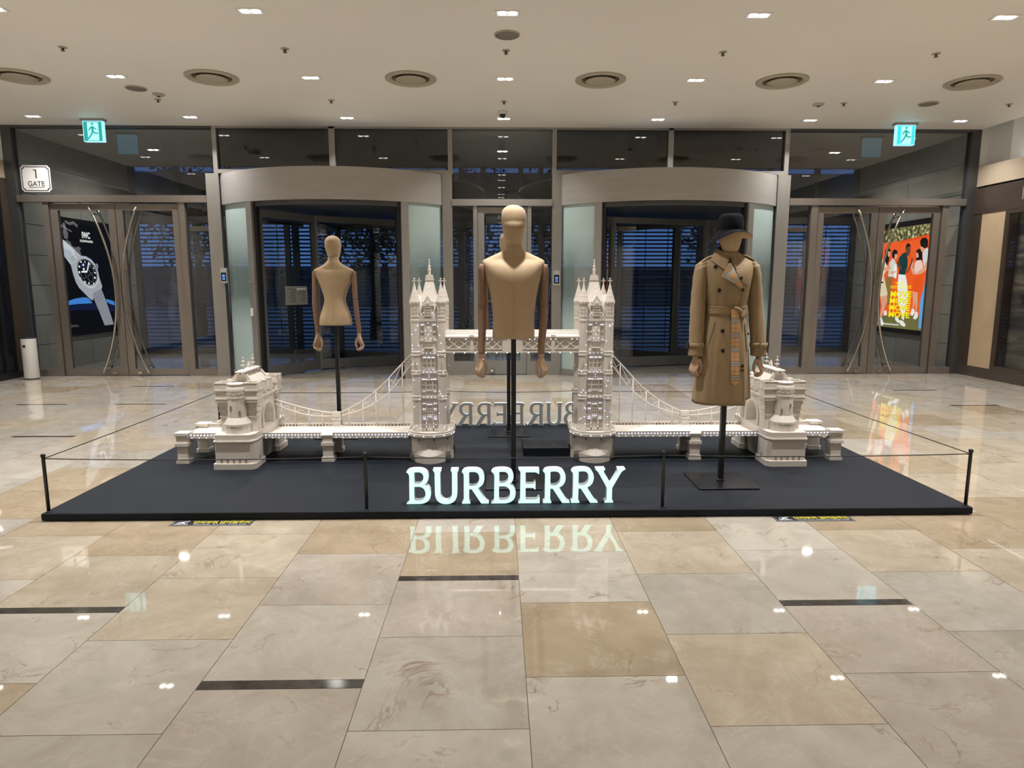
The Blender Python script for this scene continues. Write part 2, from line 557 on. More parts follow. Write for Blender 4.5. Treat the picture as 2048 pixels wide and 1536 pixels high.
def curve_mesh(name, cu, mats):
    o = bpy.data.objects.new(name, cu)
    COL.objects.link(o)
    dg = bpy.context.evaluated_depsgraph_get()
    me = bpy.data.meshes.new_from_object(o.evaluated_get(dg))
    bpy.data.objects.remove(o); bpy.data.curves.remove(cu)
    me.name = name
    me.transform(Matrix.Rotation(R(90), 4, 'X'))
    me.materials.clear()
    for m in mats: me.materials.append(MATS[m])
    return me

def text_mesh(name, body, size, depth, m, spacing=1.0, align='CENTER', sx=1.0, bold=0.0):
    cu = bpy.data.curves.new(name, 'FONT')
    cu.body = body; cu.size = size; cu.extrude = depth / 2
    cu.align_x = align; cu.space_character = spacing
    cu.resolution_u = 3
    cu.offset = bold
    me = curve_mesh(name, cu, [m])
    if sx != 1.0:
        me.transform(Matrix.Diagonal((sx, 1, 1, 1)))
    return me
# ================================================================== FLOOR
TW, TH = 0.60, 0.588
PX0, PX1, PY0, PY1, PZ = -2.83, 3.02, 4.01, 6.66, 0.05      # platform footprint
floor = tag(MB().box(-7.6, 7.64, -6.5, 10.86, -0.06, -0.004).build('floor', 'grout'), 'polished beige marble floor of the hall laid in staggered tiles', kind='structure')
PINK = (0.520, 0.470, 0.412); PALE = (0.550, 0.514, 0.455); GREY = (0.492, 0.460, 0.410); GOLD = (0.455, 0.372, 0.265); CREAM = (0.540, 0.472, 0.372)
def in_view(x, y):
    if y < 1.5: return False
    px = 996 + x / y * 1330
    return -120 < px < 2170
strip_at = {(-4, 2.883), (-2, 2.295), (-1, 3.179), (2, 2.883), (-8, 6.411), (-8, 8.175), (-9, 9.647), (-10, 8.175), (9, 9.059), (9, 7.883)}
rng = random.Random(11)
tiles = []
for ci in range(-13, 13):
    x0 = 0.1 + ci * TW
    off = 2.003 if ci % 2 == 1 else 2.295
    for rj in range(-15, 16):
        y0 = off + rj * TH
        y1 = y0 + TH
        if y0 < -6.4 or y0 > FY: continue
        if x0 > PX0 + 0.02 and x0 + TW < PX1 - 0.02 and y0 > PY0 + 0.02 and y1 < PY1 - 0.02: continue
        xa, xb = max(x0, -7.56), min(x0 + TW, 7.6)
        if xb - xa < 0.05: continue
        y1c = min(y1, FY + 0.05)
        st = any(c == ci and abs(ye - y1) < 0.1 for c, ye in strip_at)
        d = (y0 + y1) / 2
        if d < 3.1: pick = rng.choices([PINK, PALE, GREY, GOLD, CREAM], [5, 3, 3, 0.3, 0.5])[0]
        elif d < 7.4: pick = rng.choices([PINK, PALE, GREY, GOLD, CREAM], [1, 1.5, 0.5, 2.6, 4.5])[0]
        else: pick = rng.choices([PINK, PALE, GREY, GOLD, CREAM], [2, 4, 2.2, 1.0, 2.5])[0]
        if x0 < -3.3 and 5.5 < d < 9: pick = rng.choice([GREY, PINK, GREY, CREAM])
        fixed = {(0, 2.6): GOLD, (0, 3.2): PALE, (0, 3.8): CREAM, (-1, 3.5): GOLD, (-2, 3.75): GOLD, (-4, 2.0): GOLD, (-4, 3.75): GOLD, (1, 2.9): GREY, (1, 3.5): CREAM, (1, 4.05): GOLD, (-2, 3.2): PINK, (-3, 3.5): CREAM, (-1, 2.3): GREY}
        for (c, yy), cc in fixed.items():
            if c == ci and abs(yy - d) < 0.29: pick = cc
        v = rng.uniform(0.96, 1.04)
        tiles.append((xa, xb, y0, y1c, st, tuple(p * v for p in pick), rng.random(), d, in_view((xa + xb) / 2, d)))
vis = sorted([t for t in tiles if t[8]], key=lambda t: t[7] ** 2 + ((t[0] + t[1]) / 2) ** 2)
near = vis[:300]
nearset = set(id(t) for t in near)
G = 0.0014
_tm = {}
def tile_mesh(wd, ln, m, nm):
    k = (round(wd, 3), round(ln, 3), m)
    if k not in _tm:
        _tm[k] = MB().box(G, wd - G, G, ln - G, -0.012, 0.0).mesh(nm, m)
    return _tm[k]
for t in near:
    ln = t[3] - t[2]
    if t[4]:
        o = put(tile_mesh(t[1] - t[0], 0.054, 'strip_marble', 'dark_strip'), 'dark_strip', floor, (t[0], t[3] - 0.054, 0))
        ln -= 0.054
    o = put(tile_mesh(t[1] - t[0], ln, 'marble', 'tile'), 'tile', floor, (t[0], t[2], 0))
    o.color = (*t[5], 1)
far = MB(); cols = []
for t in tiles:
    if id(t) in nearset: continue
    ln = t[3] - t[2]
    if t[4]:
        put(tile_mesh(t[1] - t[0], 0.054, 'strip_marble', 'dark_strip'), 'dark_strip', floor, (t[0], t[3] - 0.054, 0))
        ln -= 0.054
    far.box(t[0] + G, t[1] - G, t[2] + G, t[2] + ln - G, -0.012, 0)
    cols += [(*t[5], t[6])] * 8
fo = far.build('distant_tiles', 'marble_far', floor, fix=False)
at = fo.data.attributes.new('tint', 'FLOAT_COLOR', 'POINT')
at.data.foreach_set('color', [c for q in cols for c in q])
fo['kind'] = 'stuff'

# ================================================================== CEILING
ceil = MB()
# slab built with real openings left for nothing: fittings sit flush under it
ceil.box(XL, XR, -6.5, FY - 0.02, H, H + 0.12)
ceiling = tag(ceil.build('ceiling', 'ceiling_paint'), 'flat beige painted ceiling of the hall', kind='structure')
lid = tag(MB().box(-8.3, 8.3, -6.6, FY + 0.06, 4.75, 4.85).build('ceiling_cove', 'cove_paint'), 'pale upper cove lid above the ceiling slab', kind='structure')

# ================================================================== HALL SIDE WALLS
wl = struct('wall_left', 'left hall wall with black shop front below a beige ledge')
def part(name, m, parent, *bx):
    b = MB()
    for q in bx: b.box(*q)
    return b.build(name, m, parent)
part('plinth', 'black_frame', wl, (XL - 0.3, XL + 0.01, -6.5, FY - 0.05, 0, 0.10))
part('shop_window', 'black_gloss', wl, (XL - 0.3, XL - 0.015, 7.9, FY - 0.20, 0.10, 3.02))
part('stone_panel', 'pale_stone', wl, (XL - 0.3, XL - 0.015, -6.5, 7.9, 0.10, 3.02))  # unseen stretch, made pale to bounce more light onto the ceiling
for y in (10.35, 7.9):
    part('window_post', 'black_frame', wl, (XL - 0.03, XL + 0.012, y - 0.03, y + 0.03, 0.10, 3.02))
part('end_post', 'bronze', wl, (XL - 0.3, XL + 0.005, FY - 0.20, FY - 0.05, 0, 3.06))
part('header', 'black_frame', wl, (XL - 0.3, XL + 0.012, 7.9, FY - 0.20, 2.98, 3.07))
part('ledge', 'ledge_stone', wl, (XL - 0.55, XL, -6.5, FY - 0.05, 3.07, 3.34))
part('cove_back', 'cove_paint', wl, (XL - 0.75, XL - 0.55, -6.6, FY + 0.06, 3.0, 4.75))

wr = struct('wall_right', 'right hall wall with stone panel, bronze fascia and shop window')
part('plinth', 'plinth', wr, (XR - 0.012, XR + 0.3, -6.5, FY - 0.05, 0, 0.165))
part('end_post', 'bronze', wr, (XR - 0.004, XR + 0.3, FY - 0.25, FY - 0.05, 0.165, 2.56))
part('stone_panel', 'beige_stone', wr, (XR, XR + 0.3, 10.05, FY - 0.25, 0.165, 2.56))
part('fascia', 'bronze', wr, (XR - 0.012, XR + 0.3, -6.5, FY - 0.05, 2.56, 2.955))
part('shadow_gap', 'hole_shade', wr, (XR + 0.03, XR + 0.3, -6.5, FY - 0.05, 2.955, 2.985))
part('ledge', 'ledge_stone', wr, (XR, XR + 0.55, -6.5, FY - 0.05, 2.985, 3.29))
part('cove_back', 'cove_paint', wr, (XR + 0.55, XR + 0.75, -6.6, FY + 0.06, 2.9, 4.75))
part('cove_pier', 'cove_paint', wr, (XR + 0.12, XR + 0.55, 10.25, FY - 0.05, 3.29, 4.75))
part('window_frame', 'bronze', wr, (XR - 0.01, XR + 0.06, 9.97, 10.05, 0.165, 2.56), (XR - 0.01, XR + 0.06, 6.2, 9.97, 0.165, 0.22), (XR - 0.01, XR + 0.06, 6.2, 9.97, 2.50, 2.56))
part('stone_panel', 'pale_stone', wr, (XR, XR + 0.3, -6.5, 6.2, 0.165, 2.56))  # out of view; pale so that it reflects light up to the ceiling
part('shop_glass', 'shop_glass', wr, (XR + 0.015, XR + 0.025, 6.2, 9.97, 0.22, 2.50))
# painted backdrop in the shop window: smoky strokes
m = bpy.data.materials.new('backdrop'); m.use_nodes = True
t = m.node_tree; b = t.nodes['Principled BSDF']
tc = t.nodes.new('ShaderNodeTexCoord'); mp = t.nodes.new('ShaderNodeMapping'); mp.inputs['Rotation'].default_value = (R(-50), 0, 0); mp.inputs['Scale'].default_value = (1, 0.6, 3.5)
t.links.new(tc.outputs['Object'], mp.inputs[0])
n = t.nodes.new('ShaderNodeTexNoise'); n.inputs['Scale'].default_value = 1.5; n.inputs['Detail'].default_value = 7; n.inputs['Distortion'].default_value = 1.1
t.links.new(mp.outputs[0], n.inputs['Vector'])
r = t.nodes.new('ShaderNodeValToRGB'); e = r.color_ramp.elements
e[0].position = 0.36; e[0].color = (0.07, 0.07, 0.07, 1)
e[1].position = 0.66; e[1].color = (0.55, 0.47, 0.36, 1)
k = e.new(0.5); k.color = (0.24, 0.225, 0.19, 1)
t.links.new(n.outputs[0], r.inputs[0]); t.links.new(r.outputs[0], b.inputs['Base Color'])
MATS['backdrop'] = m
part('window_backdrop', 'backdrop', wr, (XR + 0.16, XR + 0.3, 6.2, 9.97, 0.165, 2.56))
part('window_reveal', 'bronze', wr, (XR + 0.06, XR + 0.3, 9.97, 10.05, 0.165, 2.56))
# fascia lettering runs towards the viewpoint from y = 9.76
fl = text_mesh('fascia_letters', 'FERRAGAMO', 0.255, 0.02, 'gold_letter', 1.25, 'LEFT')
o = put(fl, 'fascia_letters', wr, (XR - 0.022, 9.755, 2.675), R(-90)); o['label'] = 'pale raised lettering'

# cove lamps lie on the ledges behind the ceiling edge
for nm, x, lb in (('cove_lamp', XL - 0.40, 'long white cove lamp on the left ledge'), ('cove_lamp', XR + 0.40, 'long white cove lamp on the right ledge')):
    o = thing(nm, lb, 'lamp', (x, 0, 3.34 if x < 0 else 3.29))
    MB().box(-0.03, 0.03, -6.3, 10.2, 0, 0.03).build('housing', 'white_plastic', o)
    MB().box(-0.02, 0.02, -6.3, 10.2, 0.0302, 0.045).build('tube', 'cove_lamp', o)
tag(MB().box(-8.3, 8.3, FY + 0.06, FY + 0.12, H + 0.1, 4.85).build('wall_over_glass', 'cove_paint'), 'pale wall above the glass front', kind='structure')
for sd, xa, xb in (('left', -8.32, XL - 0.001), ('right', XR + 0.001, 8.35)):
    tag(MB().box(xa, xb, FY - 0.05, FY + 0.06, 0, 4.75).build('wall_end_' + sd, 'cove_paint'), 'pale end wall beside the glass front on the ' + sd, kind='structure')
t = thing('window_fill_lamp', 'slim fill lamp added inside the right shop window to brighten its backdrop', 'lamp', (XR + 0.10, 8.1, 2.535))  # added fill light for the dark backdrop, not a known fitting
MB().box(-0.03, 0.03, -1.8, 1.8, 0, 0.02).build('housing', 'bronze', t)
MB().box(-0.02, 0.02, -1.75, 1.75, -0.012, -0.0002).build('tube', 'cove_lamp', t)
# wall behind the viewpoint
wbk = MB().box(-8.3, 8.3, -6.75, -6.5, 0, 4.85).build('wall_back', 'pale_stone')
tag(wbk, 'plain beige wall at the far end of the hall', kind='structure')

# ================================================================== GLASS FACADE
def bars(parent, m, *items):
    for nm, x0, x1, z0, z1, y0, y1 in items:
        MB().box(x0, x1, y0, y1, z0, z1).build(nm, m, parent)
Y0, Y1 = FY - 0.06, FY + 0.06
def pane(parent, x0, x1, z0, z1, y=FY, m='glass', nm='pane'):
    return MB().box(x0, x1, y - 0.005, y + 0.005, z0, z1).build(nm, m, parent)
# left bay
w1 = struct('window_1', 'glazed bay of steel frame around the left double doors')
bars(w1, 'dark_frame', ('end_frame', XL, XL + 0.15, 0, H, Y0, Y1), ('head_rail', XL + 0.15, -4.38, H - 0.035, H, Y0, Y1))
bars(w1, 'door_steel', ('transom', XL + 0.15, -4.52, 2.72, 2.825, Y0 - 0.02, Y1), ('jamb', -7.05, -6.965, 0, 2.72, Y0, Y1), ('jamb', -4.965, -4.875, 0, 2.72, Y0, Y1), ('sill', XL + 0.15, -7.05, 0, 0.11, Y0, Y1), ('sill', -4.875, -4.52, 0, 0.11, Y0, Y1))
pane(w1, XL + 0.15, -4.38, 2.825, H - 0.035); pane(w1, XL + 0.15, -7.05, 0.11, 2.72); pane(w1, -4.875, -4.52, 0.11, 2.72)
# clerestories above the drums
w2 = struct('window_2', 'dark clerestory panes above the left revolving door')
bars(w2, 'steel', ('mullion', -4.385, -4.32, 3.16, H, Y0, Y1), ('mullion', -2.60, -2.51, 3.22, H, Y0, Y1), ('sill', -4.32, -0.77, 3.16, 3.22, Y0, Y1), ('head_rail', -4.32, -0.77, H - 0.03, H, Y0, Y1))
pane(w2, -4.32, -2.60, 3.22, H - 0.03, m='glass_dark'); pane(w2, -2.51, -0.77, 3.22, H - 0.03, m='glass_dark')
w4 = struct('window_4', 'dark clerestory panes above the right revolving door')
bars(w4, 'steel', ('mullion', 2.665, 2.745, 3.22, H, Y0, Y1), ('mullion', 4.50, 4.57, 3.16, H, Y0, Y1), ('sill', 0.92, 4.50, 3.16, 3.22, Y0, Y1), ('head_rail', 0.92, 4.50, H - 0.03, H, Y0, Y1))
pane(w4, 0.92, 2.665, 3.22, H - 0.03, m='glass_dark'); pane(w4, 2.745, 4.50, 3.22, H - 0.03, m='glass_dark')
# middle bay
w3 = struct('window_3', 'narrow glazed bay of steel frame between the revolving doors')
bars(w3, 'steel', ('mullion', -0.77, -0.70, 3.16, H, Y0, Y1), ('mullion', 0.855, 0.92, 3.16, H, Y0, Y1), ('post', -0.87, -0.715, 0, 3.16, Y0, Y1), ('post', 0.86, 1.01, 0, 3.16, Y0, Y1), ('transom', -0.715, 0.86, 2.68, 2.78, Y0 - 0.02, Y1), ('jamb', -0.385, -0.32, 0, 2.68, Y0, Y1), ('jamb', 0.47, 0.53, 0, 2.68, Y0, Y1), ('sill', -0.715, -0.385, 0, 0.22, Y0, Y1), ('sill', 0.53, 0.86, 0, 0.22, Y0, Y1), ('head_rail', -0.70, 0.855, H - 0.03, H, Y0, Y1))
pane(w3, -0.70, 0.855, 2.78, H - 0.03); pane(w3, -0.715, -0.385, 0.22, 2.68); pane(w3, 0.53, 0.86, 0.22, 2.68)
# right bay
w5 = struct('window_5', 'glazed bay of steel frame around the right double doors')
bars(w5, 'dark_frame', ('end_frame', XR - 0.15, XR, 0, H, Y0, Y1), ('head_rail', 4.57, XR - 0.15, H - 0.035, H, Y0, Y1))
bars(w5, 'door_steel', ('transom', 4.62, XR - 0.15, 2.70, 2.805, Y0 - 0.02, Y1), ('jamb', 4.98, 5.085, 0, 2.70, Y0, Y1), ('jamb', 7.09, 7.19, 0, 2.70, Y0, Y1), ('sill', 4.62, 4.98, 0, 0.11, Y0, Y1), ('sill', 7.19, XR - 0.15, 0, 0.11, Y0, Y1))
pane(w5, 4.57, XR - 0.15, 2.805, H - 0.035); pane(w5, 4.62, 4.98, 0.11, 2.70); pane(w5, 7.19, XR - 0.15, 0.11, 2.70)
# posts beside the drums
for nm, x0, x1, lb in (('trim_1', -4.52, -4.32, 'steel post left of the left revolving door'), ('trim_2', 4.42, 4.62, 'steel post right of the right revolving door')):
    tag(MB().box(x0, x1, Y0, Y1, 0, 3.16).build(nm, 'steel'), lb, kind='structure')

def leaf(parent, x0, x1, z1, handle_side, y=FY, ms='door_steel', pull=True, rail=0.10, stile=0.11, botm=0.10):
    lf = MB()
    lf.box(x0, x0 + stile, y - 0.03, y + 0.03, 0.012, z1); lf.box(x1 - stile, x1, y - 0.03, y + 0.03, 0.012, z1)
    lf.box(x0 + stile, x1 - stile, y - 0.03, y + 0.03, z1 - rail, z1); lf.box(x0 + stile, x1 - stile, y - 0.03, y + 0.03, 0.012, 0.012 + botm)
    l = lf.build('leaf', ms, parent)
    pane(l, x0 + stile, x1 - stile, 0.012 + botm, z1 - rail, y)
    if pull:
        for dy in (-0.10, 0.10):
            pts = []
            xc = (x1 - 0.06) if handle_side > 0 else (x0 + 0.06)
            for k in range(25):
                u = k / 24
                bow = 4 * u * (1 - u)
                pts.append((xc - handle_side * 0.30 * (1 - bow) , y + dy, 0.05 + u * (z1 - 0.10)))
            b = MB(); b.tube(pts, 0.017, 10)
            for k in (1, 9, 15, 23):
                p = pts[k]; b.tube([p, (p[0], y, p[2])], 0.011, 6)
            b.build('handle', 'chrome', l)
        hp = MB()
        for zz in (0.02,):
            hp.cb((x0 + x1) / 2 + handle_side * 0.3, y - 0.045, 0.05, 0.06, 0.03, 0.04)
        hp.build('floor_lock', 'chrome', l)
    return l
d1 = struct('door_1', 'pair of steel framed glass doors with bowed pull bars by the watch poster')
leaf(d1, -6.955, -5.965, 2.70, 1); leaf(d1, -5.955, -4.97, 2.70, -1)
d2 = struct('door_2', 'single steel framed glass door between the revolving doors')
leaf(d2, -0.315, 0.465, 2.66, 1, ms='steel', pull=False, botm=0.22, rail=0.09, stile=0.10)
MB().tube([(-0.10, FY - 0.05, 0.05), (-0.10, FY - 0.05, 0.085)], 0.045, 14).build('kick_disc', 'chrome', d2)
d3 = struct('door_3', 'pair of steel framed glass doors with bowed pull bars by the orange poster')
leaf(d3, 5.09, 6.075, 2.68, 1); leaf(d3, 6.085, 7.08, 2.68, -1)

# ================================================================== REVOLVING DOORS
def arc(cx, cy, r, a0, a1, n):
    return [(cx + r * math.cos(a0 + (a1 - a0) * k / n), cy + r * math.sin(a0 + (a1 - a0) * k / n)) for k in range(n + 1)]
def shell(cx, cy, r0, r1, a0, a1, z0, z1, n=24):
    o = arc(cx, cy, r1, a0, a1, n); i = arc(cx, cy, r0, a0, a1, n)
    b = MB()
    vs = []
    for (p, q) in zip(i, o):
        vs += [(p[0], p[1], z0), (q[0], q[1], z0), (q[0], q[1], z1), (p[0], p[1], z1)]
    fs = []
    for k in range(n):
        a, c = 4 * k, 4 * k + 4
        fs.append((a + 1, c + 1, c + 2, a + 2))
    b.add(vs, fs, True)
    b.add(vs, [(4 * k + 3, 4 * k + 7, 4 * k + 4, 4 * k) for k in range(n)], True)
    b.add(vs, [f for k in range(n) for f in ((4 * k + 2, 4 * k + 6, 4 * k + 7, 4 * k + 3), (4 * k, 4 * k + 4, 4 * k + 5, 4 * k + 1))], False)
    b.add(vs[:4], [(0, 1, 2, 3)]); b.add(vs[-4:], [(3, 2, 1, 0)])
    return b
RD, RCY = 2.35, 12.40
def revolving(cx, label, wing0):
    t = thing('revolving_door', label, 'revolving door', (cx, RCY, 0), 0, 'revolving doors in the glass wall')
    af = math.asin(1.72 / RD); ao = math.asin(1.14 / RD)
    for sgn in (-1, 1):
        c0 = -PI / 2 if sgn < 0 else PI / 2
        c = shell(0, 0, RD - 0.03, RD + 0.02, c0 - af, c0 + af, 2.69, 3.155, 40)
        c.build('canopy', 'canopy_steel', t)
        if sgn < 0:
            shell(0, 0, RD - 0.06, RD - 0.03, c0 - af, c0 + af, 2.62, 2.69, 40).build('canopy_lip', 'dark_frame', t)
        for s2 in (-1, 1):
            g = shell(0, 0, RD - 0.03, RD - 0.018, c0 + s2 * (ao + 0.035), c0 + s2 * (af - 0.012), 0.10, 2.69, 10)
            g.build('frosted_panel' if sgn < 0 else 'clear_panel', 'frosted_glass' if sgn < 0 else 'glass', t)
            shell(0, 0, RD - 0.05, RD + 0.01, c0 + s2 * (ao + 0.035), c0 + s2 * (af - 0.012), 0, 0.10, 10).build('panel_base', 'steel', t)
            po = shell(0, 0, RD - 0.09, RD + 0.015, c0 + s2 * (ao - 0.012), c0 + s2 * (ao + 0.037), 0, 2.69, 3)
            po.build('post', 'steel', t)
            shell(0, 0, RD - 0.10, RD - 0.03, c0 + s2 * (ao - 0.034), c0 + s2 * (ao - 0.012), 0, 2.69, 2).build('black_edge', 'black_frame', t)
    # curved night walls at the sides between the two facades
    for c0 in (0, PI):
        shell(0, 0, RD - 0.03, RD - 0.015, c0 - (PI / 2 - af), c0 + (PI / 2 - af), 0, 2.7, 20).build('side_screen', 'glass', t)
    # canopy ceiling and top
    pl = arc(0, 0, RD - 0.03, 0, 2 * PI, 64)[:-1]
    MB().prism(pl, 2.70, 2.74).build('canopy_ceiling', 'dark_frame', t)
    MB().prism(pl, 3.10, 3.14).build('canopy_roof', 'dark_frame', t)
    for k in range(3):
        a = wing0 + k * 2 * PI / 3
        ca, sa = math.cos(a), math.sin(a)
        wg = thing('wing', None, None); wg.parent = t; wg.rotation_euler = (0, 0, a)
        def fr(x0, x1, z0, z1, wd=0.07, ch=False):
            b = MB()
            b.box(x0, x0 + wd, -0.03, 0.03, z0, z1); b.box(x1 - wd, x1, -0.03, 0.03, z0, z1)
            b.box(x0 + wd, x1 - wd, -0.03, 0.03, z1 - wd - 0.05, z1); b.box(x0 + wd, x1 - wd, -0.03, 0.03, z0, z0 + 0.16)
            return b
        fr(1.05, RD - 0.12, 0.02, 2.60).build('wing_frame', 'wing_steel', wg)
        MB().box(1.12, RD - 0.19, -0.005, 0.005, 0.18, 2.50).build('wing_glass', 'glass', wg)
        MB().box(1.25, RD - 0.35, -0.045, -0.03, 2.40, 2.44).build('closer', 'black_frame', wg)
        # core glazing from this wing to the next
        b0 = Vector((1.05, 0, 0)); b1 = Vector((1.05 * math.cos(2 * PI / 3), 1.05 * math.sin(2 * PI / 3), 0))
        d = (b1 - b0); ln = d.length; ang = math.atan2(d.y, d.x)
        cf = fr(0, ln, 0.02, 2.60, 0.05).build('core_frame', 'wing_steel', wg); cf.location = b0; cf.rotation_euler = (0, 0, ang)
        cg = MB().box(0.05, ln - 0.05, -0.005, 0.005, 0.18, 2.50).build('core_glass', 'glass', wg); cg.location = b0; cg.rotation_euler = (0, 0, ang)
    return t
rdl = revolving(-2.575, 'left steel drum revolving door behind the female dress form', R(241))
rdr = revolving(2.70, 'right steel drum revolving door behind the trench coat', R(226))
# lock and switch on the left drum's left post
ax = -2.575 - 1.20; ay = RCY - math.sqrt(RD ** 2 - 1.2 ** 2) - 0.02
MB().tube([(ax + 2.575 , ay - RCY, 1.50), (ax + 2.575, ay - RCY - 0.02, 1.50)], 0.025, 12).build('lock', 'chrome', rdl)
MB().box(ax + 2.575 - 0.02, ax + 2.575 + 0.02, ay - RCY - 0.025, ay - RCY, 0.98, 1.10).build('switch', 'white_plastic', rdl)

# ================================================================== VESTIBULE
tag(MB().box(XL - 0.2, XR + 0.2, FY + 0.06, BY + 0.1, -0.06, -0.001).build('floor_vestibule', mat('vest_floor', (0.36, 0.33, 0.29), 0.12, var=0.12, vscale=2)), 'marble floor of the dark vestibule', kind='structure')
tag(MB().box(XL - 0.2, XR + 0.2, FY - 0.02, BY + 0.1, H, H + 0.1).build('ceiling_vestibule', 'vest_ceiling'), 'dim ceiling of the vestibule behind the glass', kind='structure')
for side, x in (('left', XL), ('right', XR)):
    wv = tag(MB().box(*((x - 0.2, x - 0.012) if x < 0 else (x + 0.012, x + 0.2)), FY - 0.02, BY + 0.1, 0, H).build('wall_vestibule_' + side, 'joint'), side + ' vestibule wall of grey stone slabs', kind='structure')
    for k in range(8):
        z0 = -0.02 + k * 0.49; z1 = min(z0 + 0.480, H)
        z0 = max(z0, 0)
        for q, (a, b_) in enumerate(((FY + 0.065, 12.55), (12.558, BY))):
            xx = (x - 0.012, x) if x < 0 else (x, x + 0.012)
            MB().box(xx[0], xx[1], a, b_, z0, z1).build('stone_slab', 'stone_wall', wv)
# outer facade
w6 = struct('window_6', 'outer glass wall of the vestibule')
oy0, oy1 = BY - 0.05, BY + 0.05
for x in (XL + 0.05, -6.6, -5.55, -4.4, -0.75, -0.30, 0.48, 0.90, 4.55, 5.7, 6.7, XR - 0.05):
    MB().box(x - 0.05, x + 0.05, oy0, oy1, 0, H).build('mullion', 'dark_frame', w6)
for x0, x1 in ((XL + 0.05, -4.4), (-0.75, 0.90), (4.55, XR - 0.05), (-4.4, -0.75), (0.90, 4.55)):
    MB().box(x0 + 0.05, x1 - 0.05, oy0, oy1, 2.72, 2.86).build('transom', 'dark_frame', w6)
    MB().box(x0 + 0.05, x1 - 0.05, BY - 0.005, BY + 0.005, 2.86, H).build('pane', 'glass_dark', w6)
    if abs((x0 + x1) / 2) > 5 or abs((x0 + x1) / 2) < 1:
        MB().box(x0 + 0.05, x1 - 0.05, BY - 0.005, BY + 0.005, 0.1, 2.72).build('pane', 'glass', w6)
        MB().box(x0 + 0.05, x1 - 0.05, oy0, oy1, 0, 0.1).build('sill', 'dark_frame', w6)
d4 = struct('door_4', 'left outer vestibule doors seen through the glass')
leaf(d4, -6.54, -5.60, 2.66, 1, y=BY, ms='door_steel'); 
d5 = struct('door_5', 'right outer vestibule doors seen through the glass')
leaf(d5, 5.76, 6.64, 2.66, -1, y=BY, ms='door_steel')

# roller grilles outside
def grille(x0, x1, label, y=BY + 0.75):
    t = thing('roller_grille', label, 'grille', ((x0 + x1) / 2, y, 0), 0, 'roller grilles outside')
    h = (x1 - x0) / 2
    b = MB()
    for k in range(44):
        z = 0.04 + k * 0.085
        b.box(-h, h, -0.008, 0.008, z, z + 0.036)
    for k in range(int(2 * h / 0.5)):
        x = -h + 0.25 + k * 0.5
        b.box(x - 0.008, x + 0.008, -0.012, 0.0, 0.02, 3.75)
    o = b.build('slats', 'shutter', t); o['kind'] = 'stuff'
    MB().box(-h - 0.06, -h, -0.04, 0.04, 0, 3.8).build('guide', 'dark_frame', t)
    MB().box(h, h + 0.06, -0.04, 0.04, 0, 3.8).build('guide', 'dark_frame', t)
    MB().box(-h - 0.06, h + 0.06, -0.10, 0.10, 2.78, 3.86).build('roller_box', 'dark_frame', t)
grille(-9.6, -4.52, 'roller grille outside the left double doors')
grille(-4.38, -0.88, 'roller grille outside the left revolving door')
grille(-0.74, 0.90, 'roller grille outside the middle door')
grille(1.04, 4.44, 'roller grille outside the right revolving door')
grille(4.58, 9.6, 'roller grille outside the right double doors')

# ================================================================== OUTSIDE
tag(MB().box(-40, 40, BY + 0.1, 60, -0.08, -0.02).build('ground_outside', 'street'), 'paved ground outside in blue dusk', kind='structure')
def tree(x, y, h, r, label, seed):
    rg = random.Random(seed)
    t = thing('tree', label, 'tree', (x, y, -0.02), 0, 'trees in the dusk outside')
    MB().tube([(0, 0, 0), (0.05, 0, h * 0.3), (-0.03, 0.05, h * 0.6), (0, 0, h * 0.85)], [0.16, 0.12, 0.08, 0.03], 8).build('trunk', 'bark', t)
    b = MB()
    for k in range(1000):
        u = Vector((rg.gauss(0, 1), rg.gauss(0, 1), rg.gauss(0, 1))).normalized() * rg.uniform(0.25, 1.0)
        c = Vector((u.x * r, u.y * r, h * 0.65 + u.z * h * 0.34))
        a = Vector((rg.gauss(0, 1), rg.gauss(0, 1), rg.gauss(0, 1))).normalized() * rg.uniform(0.07, 0.14)
        d = a.cross(Vector((rg.gauss(0, 1), rg.gauss(0, 1), rg.gauss(0, 1)))).normalized() * rg.uniform(0.04, 0.07)
        b.add([c - a, c + d, c + a, c - d], [(0, 1, 2, 3)])
    o = b.build('foliage', 'leaf', t, fix=False); o['kind'] = 'stuff'
tree(-8.8, 20, 5.5, 1.7, 'dusky tree outside the left double doors', 1)
tree(-3.4, 18.5, 4.6, 1.4, 'dusky tree outside the left revolving door', 2)
tree(1.6, 19.5, 5.2, 1.5, 'dusky tree outside the right revolving door', 3)
tree(-1.0, 22, 6.0, 1.6, 'tall dusky tree beyond the middle door', 4)
tree(7.0, 21, 5.6, 1.8, 'dusky tree outside the right double doors', 5)
def block(x0, x1, y, h, label, seed):
    t = thing('far_building', label, 'building', ((x0 + x1) / 2, y, -0.02))
    hw = (x1 - x0) / 2
    MB().box(-hw, hw, 0, 6, 0, h).build('body', 'far_wall', t)
    MB().box(-hw - 0.3, hw + 0.3, -0.3, 6.3, h, h + 0.25).build('roof_slab', 'far_wall', t)
    MB().box(-hw, hw, -0.6, 0, 1.9, 2.0).build('awning', 'far_wall', t)
block(-34, 34, 46, 2.4, 'long low dark building across the street outside', 2)
